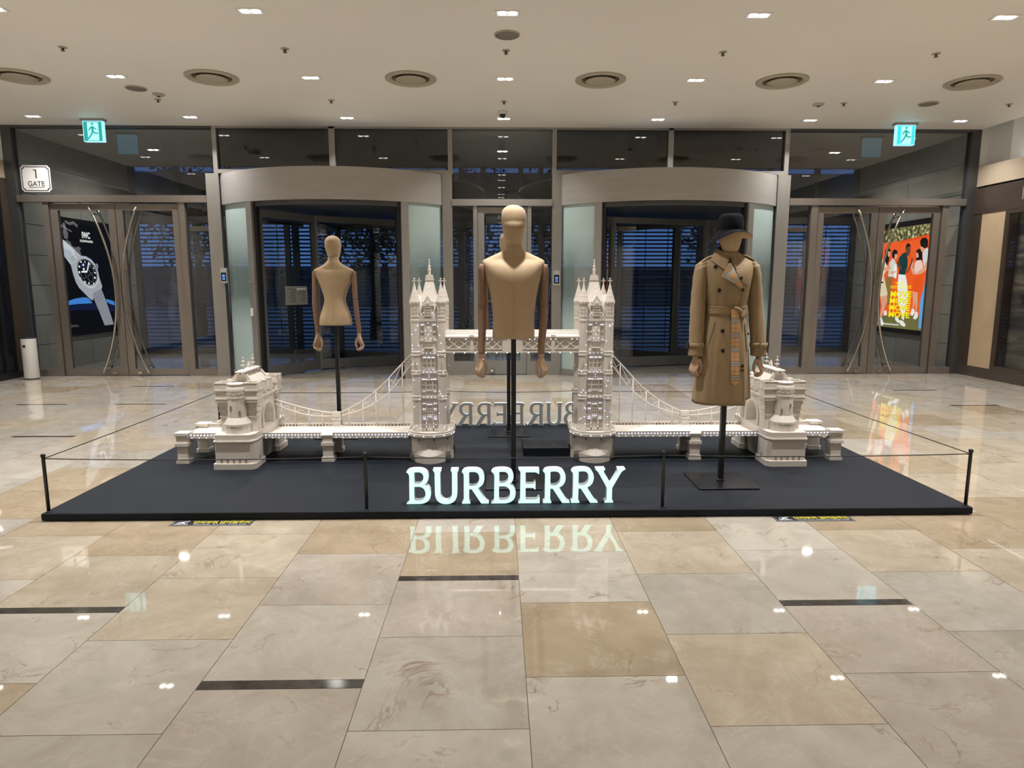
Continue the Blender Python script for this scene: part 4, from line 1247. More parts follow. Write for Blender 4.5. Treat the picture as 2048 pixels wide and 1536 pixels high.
    b.prism([(-0.030, 1.008), (0.030, 1.008), (0.024, 0.985), (-0.024, 0.985)], y - 0.006, y, 'y'); b.box(-0.036, 0.036, y - 0.012, y, 1.008, 1.014)
    b.build('balcony', 'cream', t)
    # door arch
    b = MB()
    arc_ = [(0.024 * math.cos(a), 0.365 + 0.030 * math.sin(a)) for a in [PI * k / 12 for k in range(13)]]
    outer = [(0.031, 0.285)] + [(0.031 * math.cos(a), 0.365 + 0.040 * math.sin(a)) for a in [PI * k / 12 for k in range(13)]] + [(-0.031, 0.285)]
    inner = [(0.024, 0.285)] + arc_ + [(-0.024, 0.285)]
    n_ = len(outer)
    b.add([(p[0], y - 0.012, p[1]) for p in outer] + [(p[0], y - 0.012, p[1]) for p in inner] + [(p[0], y, p[1]) for p in outer] + [(p[0], y, p[1]) for p in inner],
          [(k, k + 1, n_ + k + 1, n_ + k) for k in range(n_ - 1)] + [(k, 2 * n_ + k, 2 * n_ + k + 1, k + 1) for k in range(n_ - 1)] + [(n_ + k, n_ + k + 1, 3 * n_ + k + 1, 3 * n_ + k) for k in range(n_ - 1)])
    for k in range(4): b.box(-0.018 + k * 0.012 - .003, -0.018 + k * 0.012 + .003, y - 0.005, y, 0.285, 0.365)
    b.build('doorway', 'cream', t)
    # tiny lamps
    L = MB(); r = 0.0042
    def dot(x, z, yy=y - 0.012, q=r): L.octa(x, yy, z, q * 0.78)
    for z in (0.567, 0.768, 0.919):
        for x in (-0.045, -0.015, 0.015, 0.045): dot(x, z, y - 0.016)
    for x in (-0.034, 0, 0.034):
        for q in (-0.008, 0, 0.008): dot(x + q, 0.884, q=0.0048); 
        dot(x - 0.006, 0.786, q=0.0035); dot(x + 0.006, 0.786, q=0.0035)
    for x in (-0.044, 0.044):
        for q in (-0.009, 0, 0.009): dot(x + q, 0.711, q=0.0045); dot(x + q, 0.612, q=0.003)
        for q in (-0.007, 0.007): dot(x + q, 0.517, q=0.0045); dot(x + q, 0.470, q=0.0055); dot(x + q, 0.406, q=0.004)
        dot(x, 0.392, q=0.005); dot(x - 0.008, 0.39); dot(x + 0.008, 0.39); dot(x * 0.66, 0.355); dot(x * 0.66, 0.325)
    for q in (-0.02, 0.02): dot(q, 0.711, q=0.0045)
    dot(0, 0.745, q=0.0035); dot(0, 0.73, q=0.0035)
    for q in (-0.014, 0, 0.014): dot(q, 0.510, q=0.0045); dot(q, 0.412, q=0.0045)
    dot(0, 0.412, y - 0.014)
    for x in (-0.046, 0.046):
        for q in (-0.010, 0, 0.010): dot(x + q, 1.142, q=0.0045)
        dot(x, 1.022); dot(x * 1.3, 1.022)
    for x, z in ((0, 1.155), (0, 1.12), (-0.022, 1.095), (0.022, 1.095), (0, 1.065), (-0.02, 1.035), (0.02, 1.035), (-0.045, 0.945), (0.045, 0.945)): dot(x, z)
    for x, z in ((-0.05, 1.222), (0.05, 1.222), (-0.038, 1.235), (0.038, 1.235)): dot(x, z, -0.176)
    dot(0, 1.318, -0.182); dot(0.005, 1.40, -0.094); dot(0.002, 1.44, -0.073)
    for sx in (-1, 1):
        for k in range(16):
            z = rg.uniform(0.32, 1.15); a = rg.uniform(-0.9, 0.9)
            L.octa(sx * tx + 0.0375 * math.sin(a), -ty - 0.0375 * math.cos(a), z, 0.0036)
    o = L.build('lamps', 'led', t, fix=False); o['kind'] = 'stuff'
    # ---- pier
    p = sub('pier', br); p.location = (s * TX, 0, -PZ)
    def stad(w_, ext, z, n=14):
        pts = []
        for k in range(n + 1):
            a = PI * k / n
            pts.append((w_ * math.cos(a), ext + w_ * 0.95 * math.sin(a), z))
        for k in range(n + 1):
            a = PI + PI * k / n
            pts.append((w_ * math.cos(a), -ext + w_ * 0.95 * math.sin(a), z))
        return pts
    b = MB(); b.loft([stad(0.168, 0.10, PZ), stad(0.166, 0.10, 0.13), stad(0.170, 0.10, 0.20), stad(0.178, 0.10, 0.25), stad(0.180, 0.10, 0.258)], smooth=True)
    b.build('drum', 'cream', p)
    b = MB(); b.loft([stad(0.183, 0.105, 0.255), stad(0.187, 0.105, 0.262), stad(0.187, 0.105, 0.280), stad(0.183, 0.105, 0.287)], smooth=False)
    b.build('rim', 'cream', p)
    rimw = MB()
    o_ = stad(0.183, 0.105, 0.287); i_ = stad(0.172, 0.105, 0.287); n_ = len(o_)
    rimw.loft([o_, [(x, y_, 0.298) for x, y_, _ in o_], [(x, y_, 0.298) for x, y_, _ in i_], i_], False, False, False)
    rimw.build('parapet', 'cream', p)
    for sy in (-1, 1):
        b = MB()
        base = []
        for k in range(25):
            u = -1 + k / 12
            base.append((0.181 * u, -(0.085 + 0.205 * (1 - abs(u) ** 1.9) ** 0.8)))
        mi = [(x, y_ * sy, 0.122 - 0.014 * (1 - abs(x) / 0.181)) for x, y_ in base]
        tp = [(x * 0.94, -(0.10 + math.sqrt(max(0, 0.1715 ** 2 - (x * 0.94) ** 2)) * 0.95 - 0.004) * sy, 0.122 + 0.046 * (1 - abs(x) / 0.181)) for x, y_ in base]
        b.loft([[(x, y_ * sy, PZ) for x, y_ in base], mi, tp], False, False, False, closed=False)
        b.build('cutwater', 'cream', p)
    L = MB()
    rim = stad(0.190, 0.105, 0.271, 14)
    for k in range(15, 30, 2): L.octa(rim[k][0], rim[k][1], rim[k][2], 0.0048)
    for k in (16, 28): L.octa(rim[k][0], rim[k][1], rim[k][2], 0.004)
    o = L.build('lamps', 'led', p, fix=False); o['kind'] = 'stuff'
    b = MB()
    for k in range(17, 29, 3):
        q = rim[k]; b.cb(q[0] * 0.955, -0.105 + (q[1] + 0.105) * 0.955, 0.240, 0.010, 0.010, 0.008)
    b.build('port_holes', 'hole_shade', p)
for s in (-1, 1): tower(s)

# ---- gatehouse (built for the right side, mirrored for the left)
def gatehouse(s):
    g = sub('gatehouse', br); g.location = (s * FX, 0, -PZ)
    def add(nm, b, m='cream'):
        return side(b, s).build(nm, m, g)
    # plan: outer side (away from the towers) is +x here
    def plan(w_, d_, c): return [(-w_, -d_ + c), (-w_ + c * 0.55, -d_), (w_ - c * 0.25, -d_), (w_, -d_ + c * 0.4), (w_, d_ - c * 0.4), (w_ - c * 0.25, d_), (-w_ + c * 0.55, d_), (-w_, d_ - c)]
    def slab(w_, d_, c, z0, z1, b=None):
        b = b or MB(); p = plan(w_, d_, c); b.prism(p, z0, z1); return b
    def pier_block(w_, y0, y1, z0, z1, c, b=None):
        b = b or MB()
        lo, hi = min(y0, y1), max(y0, y1)
        p = [(-w_, lo + c), (-w_ + c, lo), (w_ - c * 0.4, lo), (w_, lo + c * 0.4), (w_, hi - c * 0.4), (w_ - c * 0.4, hi), (-w_ + c, hi), (-w_, hi - c)]
        b.prism(p, z0, z1)
        return b
    for sy in (-1, 1):
        add('plinth', pier_block(0.160, sy * 0.415, sy * 0.150, PZ, 0.094, 0.030))
        add('base', pier_block(0.148, sy * 0.400, sy * 0.165, 0.094, 0.262, 0.026))
    MB().box(-0.10, 0.10, -0.165, 0.165, PZ, 0.262).build('base_core', 'cream', g)
    b = slab(0.158, 0.412, 0.05, 0.262, 0.270); slab(0.154, 0.407, 0.05, 0.270, 0.276, b); slab(0.150, 0.403, 0.05, 0.276, 0.318, b)
    add('base_cornice', b)
    mat('niche_shade', (0.30, 0.26, 0.22), 0.8)  # darker cream: shade of recesses painted on flush patches
    for k in range(5): add('niche_shade', MB().box(-0.095 + k * 0.046, -0.078 + k * 0.046, -0.4012, -0.3985, 0.097, 0.132), 'niche_shade')
    add('niche_shade', MB().cb(-0.1480, -0.27, 0.115, 0.003, 0.02, 0.035), 'niche_shade')
    # gate block with road arch along x
    ar = [(0.115 * math.cos(PI * k / 14), 0.400 + 0.105 * math.sin(PI * k / 14)) for k in range(15)]
    outer = [(-0.26, 0.30), (-0.26, 0.585), (0.26, 0.585), (0.26, 0.30)]
    b = MB()
    x0, x1 = -0.128, 0.128
    # side walls and spandrel as strips around the arch
    for xa in (x0, x1):
        vs = [(xa, 0.26, 0.30), (xa, 0.26, 0.585), (xa, -0.26, 0.585), (xa, -0.26, 0.30), (xa, 0.115, 0.30)] + [(xa, p[0], p[1]) for p in ar] + [(xa, -0.115, 0.30)]
        # right pier, left pier, spandrel
        b.add([(xa, 0.115, 0.30), (xa, 0.26, 0.30), (xa, 0.26, 0.585), (xa, 0.115, 0.585), (xa, 0.115, 0.40)], [(0, 1, 2, 3, 4)])
        b.add([(xa, -0.115, 0.30), (xa, -0.26, 0.30), (xa, -0.26, 0.585), (xa, -0.115, 0.585), (xa, -0.115, 0.40)], [(0, 1, 2, 3, 4)])
        for k in range(14):
            p, q = ar[k], ar[k + 1]
            b.add([(xa, p[0], p[1]), (xa, q[0], q[1]), (xa, q[0], 0.585), (xa, p[0], 0.585)], [(0, 1, 2, 3)])
    ap = [(0.115, 0.30)] + ar + [(-0.115, 0.30)]
    for k in range(len(ap) - 1):
        p, q = ap[k], ap[k + 1]
        b.add([(x0, p[0], p[1]), (x1, p[0], p[1]), (x1, q[0], q[1]), (x0, q[0], q[1])], [(0, 1, 2, 3)])
    b.add([(x0, 0.26, 0.30), (x1, 0.26, 0.30), (x1, 0.26, 0.585), (x0, 0.26, 0.585)], [(0, 1, 2, 3)])
    b.add([(x0, -0.26, 0.30), (x1, -0.26, 0.30), (x1, -0.26, 0.585), (x0, -0.26, 0.585)], [(0, 1, 2, 3)])
    b.box(x0, x1, -0.26, 0.26, 0.585, 0.60)
    add('gate_block', b)
    for xa, dx in ((x0, -0.014), (x1, 0.014)):
        b = MB()
        for k in range(14):
            p, q = ar[k], ar[k + 1]
            po = (p[0] * 1.20, 0.40 + (p[1] - 0.40) * 1.22); qo = (q[0] * 1.20, 0.40 + (q[1] - 0.40) * 1.22)
            v = [(xa, p[0], p[1]), (xa, q[0], q[1]), (xa, qo[0], qo[1]), (xa, po[0], po[1])]
            v2 = [(xa + dx, a[1], a[2]) for a in v]
            b.add(v + v2, [(4, 5, 6, 7), (0, 1, 5, 4), (2, 3, 7, 6), (1, 2, 6, 5), (3, 0, 4, 7)])
        for q in (-1, 1):
            b.box(min(xa, xa + dx), max(xa, xa + dx), q * 0.115 if q > 0 else -0.138, 0.138 if q > 0 else -0.115, 0.30, 0.40)
        add('arch_moulding', b)
    b = MB(); b.box(x0 - 0.018, x1 + 0.018, -0.17, 0.17, 0.565, 0.578); b.box(x0 - 0.012, x1 + 0.012, -0.17, 0.17, 0.578, 0.592); b.box(x0 - 0.006, x1 + 0.006, -0.17, 0.17, 0.600, 0.63)
    for k in range(5):
        for xa in (x0 - 0.004, x1 - 0.014):
            b.box(xa, xa + 0.018, -0.15 + k * 0.066, -0.115 + k * 0.066, 0.63, 0.665)
    for yy in (-0.06, 0.06):
        for xa in (x0 - 0.022, x1 - 0.018):
            b.box(xa, xa + 0.04, yy - 0.018, yy + 0.018, 0.60, 0.69); b.box(xa - 0.004, xa + 0.044, yy - 0.022, yy + 0.022, 0.69, 0.70)
    add('parapet', b)
    # corner turrets on stepped corbels
    for cx in (-0.108, 0.108):
        for cy in (-0.235, 0.235):
            b = MB()
            for q, (h0, h1, w_) in enumerate(((0.30, 0.43, 0.030), (0.43, 0.445, 0.036), (0.445, 0.475, 0.033), (0.475, 0.485, 0.041), (0.485, 0.52, 0.037), (0.52, 0.553, 0.045), (0.553, 0.562, 0.056), (0.562, 0.572, 0.053), (0.572, 0.583, 0.058), (0.583, 0.632, 0.051), (0.632, 0.640, 0.056), (0.640, 0.648, 0.058), (0.648, 0.655, 0.054))):
                b.box(cx - w_, cx + w_, cy - w_ * 1.15, cy + w_ * 1.15, h0, h1)
            # hollow crenellated parapet
            w_ = 0.053; wy_ = 0.061; th = 0.008
            for (xa, xb, ya, yb, ex) in ((-w_, w_, -wy_, -wy_ + th, 1), (-w_, w_, wy_ - th, wy_, 1), (-w_, -w_ + th, -wy_ + th, 0.008, 0), (-w_, -w_ + th, 0.024, wy_ - th, 0), (w_ - th, w_, -wy_ + th, 0.008, 0), (w_ - th, w_, 0.024, wy_ - th, 0)):
                b.box(cx + xa, cx + xb, cy + ya, cy + yb, 0.655, 0.699)
                b.box(cx + xa - .003 * ex, cx + xb + .003 * ex, cy + ya - .003 * ex, cy + yb + .003 * ex, 0.699, 0.704)
            add('corner_turret', b)
    # round bastions front and rear
    for sy in (-1, 1):
        cy = sy * 0.285
        b = MB(); b.lathe([(0.098, 0.318), (0.098, 0.375), (0.101, 0.377), (0.101, 0.392), (0.075, 0.435), (0.072, 0.44), (0.069, 0.585), (0.073, 0.588), (0.073, 0.598), (0.069, 0.602), (0.069, 0.640), (0.073, 0.643), (0.073, 0.655), (0.069, 0.672), (0.060, 0.678), (0.060, 0.690), (0.066, 0.692), (0.066, 0.700), (0.04, 0.702)], 0, cy, 14, smooth=False)
        add('bastion', b)
        for a, z in ((-0.55, 0.46), (0.35, 0.50), (-1.25, 0.53), (1.3, 0.47)):
            xx = 0.071 * math.sin(a); yy = cy + sy * 0.071 * math.cos(a)
            add('slit', MB().cb(xx, yy, z + 0.017, 0.014, 0.007, 0.036), 'niche_shade')
        b = MB()
        for k in range(9):
            a = -1.1 + k * 0.27
            b.cb(0.072 * math.sin(a), cy + sy * 0.072 * math.cos(a), 0.622 + 0.005 * (k % 2), 0.012, 0.008, 0.006)
        add('frieze', b)
    # roof and ridge lantern
    b = MB()
    b.loft([[(-0.105, -0.17, 0.60), (0.105, -0.17, 0.60), (0.105, 0.17, 0.60), (-0.105, 0.17, 0.60)], [(-0.10, -0.165, 0.655), (0.10, -0.165, 0.655), (0.10, 0.165, 0.655), (-0.10, 0.165, 0.655)], [(-0.040, -0.15, 0.735), (0.040, -0.15, 0.735), (0.040, 0.15, 0.735), (-0.040, 0.15, 0.735)]], smooth=False)
    add('roof', b)
    for yy in (-0.165, 0.165):
        b = MB(); b.prism([(-0.105, 0.655), (0.105, 0.655), (0.105, 0.672), (0.045, 0.755), (-0.045, 0.755), (-0.105, 0.672)], yy - 0.008, yy + 0.008, 'y')
        add('gable_end', b)
    b = MB()
    b.loft([[(-0.018, -0.165, 0.735), (0.018, -0.165, 0.735), (0.018, 0.135, 0.735), (-0.018, 0.135, 0.735)], [(-0.030, -0.195, 0.772), (0.030, -0.195, 0.772), (0.030, 0.155, 0.772), (-0.030, 0.155, 0.772)]], smooth=False)
    b.loft([[(-0.036, -0.204, 0.772), (0.036, -0.204, 0.772), (0.036, 0.162, 0.772), (-0.036, 0.162, 0.772)], [(-0.036, -0.204, 0.779), (0.036, -0.204, 0.779), (0.036, 0.162, 0.779), (-0.036, 0.162, 0.779)], [(-0.014, -0.17, 0.789), (0.014, -0.17, 0.789), (0.014, 0.13, 0.789), (-0.014, 0.13, 0.789)]], smooth=False)
    add('ridge_lantern', b)
    b = MB()
    for k in range(5):
        for q in (-1, 1): b.cb(q * 0.0275, -0.13 + k * 0.055, 0.757, 0.005, 0.012, 0.007)
    b.cb(0, -0.186, 0.760, 0.016, 0.006, 0.007)
    add('lantern_ports', b, 'hole_shade')
    for yy in (-0.12, 0.09):
        b = MB(); b.lathe([(0.007, 0.782), (0.006, 0.812), (0.020, 0.814), (0.020, 0.818), (0.006, 0.822), (0.005, 0.840), (0.014, 0.842), (0.014, 0.845), (0.004, 0.849), (0.003, 0.862), (0.006, 0.867), (0.001, 0.878)], 0, yy, 8); b.xf(lambda x, y_, z: (x, y_, 0.782 + (z - 0.782) * 1.12))
        add('mast', b)
    b = MB(); b.prism([(-0.030, 0.782), (0.030, 0.782), (0.022, 0.800), (0.010, 0.812), (0, 0.838), (-0.010, 0.812), (-0.022, 0.800)], -0.006, 0.006, 'x')
    b.octa(0, 0.03, 0.812, 0.008); b.octa(0, -0.02, 0.812, 0.008)
    add('crest', b)
for s in (-1, 1): gatehouse(s)

# ---- piers and posts
def column(x, y, w_, d_, end):
    b = MB()
    if end: steps = ((PZ, 0.082, 1.16), (0.082, 0.19, 0.94), (0.19, 0.216, 1.22), (0.216, 0.243, 1.0), (0.243, 0.247, 0.93), (0.247, 0.274, 1.0), (0.274, 0.296, 1.22))
    else: steps = ((PZ, 0.085, 1.12), (0.085, 0.180, 0.90), (0.180, 0.205, 1.14), (0.205, 0.213, 0.98), (0.213, 0.258, 0.90), (0.258, 0.268, 1.05))
    for z0, z1, k in steps: b.cb(x, y, (z0 + z1) / 2, w_ * k, d_ * k, z1 - z0)
    return b
for s in (-1, 1):
    for y in (-0.185, 0.175):
        o = column(s * EX, y, 0.088, 0.085, True).build('end_pillar', 'cream', br, (0, 0, -PZ))
    for y in (-0.150, 0.150):
        column(s * MX, y, 0.088, 0.080, False).build('span_pillar', 'cream', br, (0, 0, -PZ))

# ---- decks
def deck(xa, xb, n_l):
    d = sub('deck_span', br); d.location = (0, 0, -PZ)
    MB().box(xa, xb, -0.185, 0.185, 0.246, 0.262).build('roadway', 'cream', d)
    for y, nm in ((-0.187, 'near_fascia'), (0.187, 'far_fascia')):
        b = MB(); b.box(xa, xb, y - 0.006, y + 0.006, 0.244, 0.252); b.box(xa, xb, y - 0.006, y + 0.006, 0.281, 0.288); b.box(xa, xb, y - 0.003, y + 0.003, 0.252, 0.281)
        n = int((xb - xa) / 0.0255)
        for k in range(n):
            x = xa + (k + 0.5) * (xb - xa) / n; b.box(x - 0.004, x + 0.004, y - 0.006, y + 0.006, 0.252, 0.281)
        b.build(nm, 'cream', d)
    b = MB()
    n = int((xb - xa) / 0.028)
    for k in range(n):
        x = xa + (k + 0.5) * (xb - xa) / n
        b.cb(x, 0.183, 0.268, 0.011, 0.003, 0.010)
    b.build('rail_holes', 'hole_shade', d)  # solid dark boxes painted as the shade in the rail openings
    L = MB()
    n = int((xb - xa) / 0.0255)
    for k in range(n):
        x = xa + (k + 0.98) * (xb - xa) / n
        L.cb(x, -0.1925, 0.270, 0.0075, 0.004, 0.007)
    n2 = n // 2
    for k in range(n2):
        x = xa + (k + 0.5) * (xb - xa) / n2
        L.octa(x, -0.195, 0.248, 0.0034)
    o = L.build('lamps', 'led', d, fix=False); o['kind'] = 'stuff'
for a, c in ((-EX - 0.02, -FX - 0.15), (-FX + 0.15, -MX - 0.045), (-MX + 0.045, -TX - 0.17), (TX + 0.17, MX - 0.045), (MX + 0.045, FX - 0.15), (FX + 0.15, EX + 0.02)):
    deck(a, c, 0)
for s in (-1, 1):
    MB().box(s * MX - 0.046, s * MX + 0.046, -0.185, 0.185, 0.246, 0.263).build('deck_joint', 'letter_side', br, (0, 0, -PZ))
    b = MB(); b.box(-0.055, 0.055, -0.022, 0.022, 0.262, 0.290); b.box(-0.060, 0.060, -0.026, 0.026, 0.288, 0.294)
    b.build('anchor_block', 'cream', br, (s * (EX - 0.09), 0.175, -PZ))
    b = MB(); b.tube([(s * (EX - 0.11), 0.178, 0.290), (s * (FX + 0.10), 0.178, 0.46)], (0.010), 4, smooth=False); b.tube([(s * (EX - 0.085), 0.178, 0.290), (s * (FX + 0.10), 0.178, 0.44)], 0.005, 4, smooth=False)
    b.build('anchor_tie', 'cream', br, (0, 0, -PZ))

# ---- suspension trusses (far side)
UR = [(-0.787, 0.381), (-0.601, 0.479), (-0.447, 0.598), (-0.304, 0.750), (-0.105, 0.955)]
LR = [(-0.787, 0.352), (-0.614, 0.403), (-0.472, 0.473), (-0.352, 0.576), (-0.263, 0.685), (-0.105, 0.90)]
UL = [(-1.42, 0.520), (-1.201, 0.449), (-1.011, 0.399), (-0.865, 0.376)]
LL = [(-1.42, 0.492), (-1.246, 0.411), (-1.066, 0.358), (-0.865, 0.346)]
def at_x(curve, x):
    for (xa, za), (xb, zb) in zip(curve, curve[1:]):
        if xa <= x <= xb: return za + (zb - za) * (x - xa) / (xb - xa)
    return curve[0][1] if x < curve[0][0] else curve[-1][1]
for s in (-1, 1):
    ch = sub('suspension_truss', br); ch.location = (s * TX, 0.178, -PZ)
    def S(p): return (-s * p[0], 0, p[1])
    cs = {k: interp(v, 6) for k, v in dict(UR=UR, LR=LR, UL=UL, LL=LL).items()}
    for k in cs:
        b = MB(); b.tube([S(p) for p in cs[k]], (0.0065), 6)
        o = b.build('chord', 'cream', ch)
    for x in (-1.288, -1.176, -1.058, -0.945, -0.72, -0.601, -0.49, -0.375, -0.262):
        MB().tube([S((x, 0.262)), S((x, at_x(cs['UR'] if x > -0.8 else cs['UL'], x)))], 0.0052, 6).build('hanger', 'cream', ch)
    xs = [-0.72, -0.601, -0.49, -0.375, -0.262, -0.165]
    b = MB()
    for k in range(len(xs) - 1):
        a, c = xs[k], xs[k + 1]
        b.bar(S((a, at_x(cs['LR'], a))), S((c, at_x(cs['UR'], c))), 0.004); b.bar(S((a, at_x(cs['UR'], a))), S(((a + c) / 2, at_x(cs['LR'], (a + c) / 2))), 0.003)
    b.build('bracing', 'cream', ch); b = MB()
    xs = [-1.36, -1.288, -1.176, -1.058, -0.945]
    for k in range(len(xs) - 1):
        a, c = xs[k], xs[k + 1]
        b.bar(S((a, at_x(cs['LL'], a))), S((c, at_x(cs['UL'], c))), 0.003); b.bar(S((a, at_x(cs['UL'], a))), S((c, at_x(cs['LL'], c))), 0.003)
    b.build('bracing', 'cream', ch)
    b = MB(); x = -s * -0.825
    b.tube([(x, -0.016, 0.360), (x, 0.016, 0.360)], 0.027, 18, smooth=False); b.tube([(x, -0.021, 0.360), (x, -0.015, 0.360)], 0.019, 18, smooth=False)
    b.box(x - 0.036, x + 0.036, -0.012, 0.012, 0.333, 0.386)
    b.build('knuckle', 'cream', ch)
    b = MB(); b.box(x - 0.032, x + 0.032, -0.022, 0.022, 0.262, 0.318); b.box(x - 0.038, x + 0.038, -0.028, 0.028, 0.318, 0.332); b.box(x - 0.025, x + 0.025, -0.025, -0.022, 0.272, 0.31)
    b.build('pedestal', 'cream', ch)

# ---- high walkways
for y, nm in ((-0.125, 'walkway'), (0.125, 'walkway')):
    wk = sub(nm, br); wk.location = (0, y, -PZ)
    x1 = TX - 0.075
    f = -0.045
    b = MB(); b.box(-x1, x1, -0.04, 0.04, 0.935, 1.038)
    b.build('girder', 'cream', wk)
    b = MB(); b.loft([[(-x1, -0.058, 1.040), (x1, -0.058, 1.040), (x1, 0.058, 1.040), (-x1, 0.058, 1.040)], [(-x1, -0.058, 1.050), (x1, -0.058, 1.050), (x1, 0.058, 1.050), (-x1, 0.058, 1.050)], [(-x1, -0.038, 1.066), (x1, -0.038, 1.066), (x1, 0.038, 1.066), (-x1, 0.038, 1.066)], [(-x1, -0.030, 1.082), (x1, -0.030, 1.082), (x1, 0.030, 1.082), (-x1, 0.030, 1.082)]], smooth=False)
    b.build('roof', 'cream', wk)
    b = MB(); b.box(-x1, x1, f - 0.004, f + 0.006, 1.022, 1.038); b.box(-x1, x1, f - 0.006, f + 0.006, 0.948, 0.957); b.box(-x1, x1, f - 0.010, f + 0.006, 0.922, 0.934)
    for k in range(40):
        x = -x1 + (k + 0.5) * 2 * x1 / 40; b.box(x - 0.002, x + 0.002, f - 0.004, f, 0.934, 0.948)
    b.build('rails', 'cream', wk)
    pans = [(-x1, -0.335), (-0.305, -0.085), (0.085, 0.305), (0.335, x1)]
    for xa, xb in pans:
        b = MB()
        n = max(2, round((xb - xa) / 0.072))
        st = (xb - xa) / n
        for k in range(n):
            a = xa + k * st
            b.bar((a, f - 0.003, 0.960), (a + st, f - 0.003, 1.020), 0.0045); b.bar((a, f - 0.003, 1.020), (a + st, f - 0.003, 0.960), 0.0045)
        b.build('lattice', 'cream', wk)
    for x, w_ in ((-0.32, 0.014), (0.32, 0.014), (-0.07, 0.012), (0.07, 0.012)):
        b = MB(); b.box(x - w_, x + w_, f - 0.012, f + 0.01, 0.920, 1.045); b.box(x - w_ - .004, x + w_ + .004, f - 0.020, f + 0.02, 1.045, 1.062)
        b.build('pilaster', 'cream', wk)
    MB().box(-0.058, 0.058, f - 0.008, f + 0.006, 0.925, 1.04).build('centre_panel', 'cream', wk)
    if y < 0:
        L = MB()
        for k in range(14):
            x = -x1 + (k + 0.5) * 2 * x1 / 14; L.octa(x, f - 0.014, 0.921, 0.0048)
            if k % 2 == 0: L.octa(x + 0.01, f - 0.008, 1.029, 0.0048); L.octa(x + 0.05, f - 0.008, 1.029, 0.004)
        o = L.build('lamps', 'led', wk, fix=False); o['kind'] = 'stuff'
# ================================================================== DRESS FORMS
def make_hand():
    b = MB()
    palm = [(0.0, 0.0, 0.018, 0.020), (-0.001, -0.018, 0.017, 0.023), (-0.005, -0.045, 0.018, 0.033), (-0.012, -0.068, 0.0165, 0.038), (-0.017, -0.082, 0.013, 0.037)]
    rings = []
    for x, z, rx, ry in interp(palm, 3):
        rings.append(ell(x, 0, z, rx, ry, 20, 2.4))
    b.loft(rings)
    for k, (yo, ln, cu) in enumerate(((-0.027, 0.93, 1.0), (-0.009, 1.05, 1.0), (0.009, 1.0, 1.02), (0.026, 0.82, 1.05))):
        p = [(-0.018, -0.075), (-0.027, -0.075 - 0.024 * ln), (-0.0255, -0.075 - 0.044 * ln), (-0.014, -0.075 - 0.060 * ln), (0.004, -0.075 - 0.066 * ln), (0.020 * ln, -0.075 - 0.061 * ln)]
        pts = [(x, yo * (1 - 0.12 * i / 5), z) for i, (x, z) in enumerate(p)]
        rr = interp([(0.0105,), (0.0103,), (0.0100,), (0.0096,), (0.0088,), (0.0070,)], 3)
        b.tube(interp(pts, 3), [q[0] for q in rr], 10)
    th = [(-0.002, -0.018, -0.022), (0.012, -0.026, -0.044), (0.021, -0.030, -0.072), (0.022, -0.026, -0.100), (0.014, -0.020, -0.122)]
    b.tube(interp(th, 3), [q[0] for q in interp([(0.015,), (0.0135,), (0.0115,), (0.0100,), (0.0076,)], 3)], 10)
    me = b.mesh('hand_raw', 'hand_wood')
    o = put(me, 'hand_raw')
    m = o.modifiers.new('r', 'REMESH'); m.mode = 'VOXEL'; m.voxel_size = 0.0026; m.use_smooth_shade = True
    sm = o.modifiers.new('s', 'SMOOTH'); sm.factor = 0.5; sm.iterations = 4
    dg = bpy.context.evaluated_depsgraph_get()
    res = bpy.data.meshes.new_from_object(o.evaluated_get(dg))
    bpy.data.objects.remove(o)
    res.name = 'hand'
    for p in res.polygons: p.use_smooth = True
    res2 = res.copy(); res2.transform(Matrix.Diagonal((-1, 1, 1, 1))); res2.flip_normals()
    return res, res2
HAND_L, HAND_R = make_hand()     # HAND_L curls towards +x

def limb(pts, n=4, seg=16):
    """pts: (x, y, z, rx, ry) horizontal-ring loft"""
    b = MB()
    b.loft([ell(x, y, z, rx, ry, seg) for x, y, z, rx, ry in interp(pts, n)])
    return b

def stand(t, top, bx=0.0, wd=0.395, dp=0.36, pw=0.017):
    b = MB(); h, d = wd / 2, dp / 2
    b.loft([[(bx - h, -d, 0), (bx + h, -d, 0), (bx + h, d, 0), (bx - h, d, 0)], [(bx - h, -d, 0.009), (bx + h, -d, 0.009), (bx + h, d, 0.009), (bx - h, d, 0.009)], [(bx - h + .003, -d + .003, 0.012), (bx + h - .003, -d + .003, 0.012), (bx + h - .003, d - .003, 0.012), (bx - h + .003, d - .003, 0.012)]], smooth=False)
    b.build('base_plate', 'base_metal', t)
    MB().lathe([(0.03, 0.012), (0.03, 0.02), (0.022, 0.024)], bx, 0, 16).build('socket', 'black_paint', t)
    MB().box(bx - pw, bx + pw, -pw, pw, 0.02, top).build('pole', 'black_paint', t)

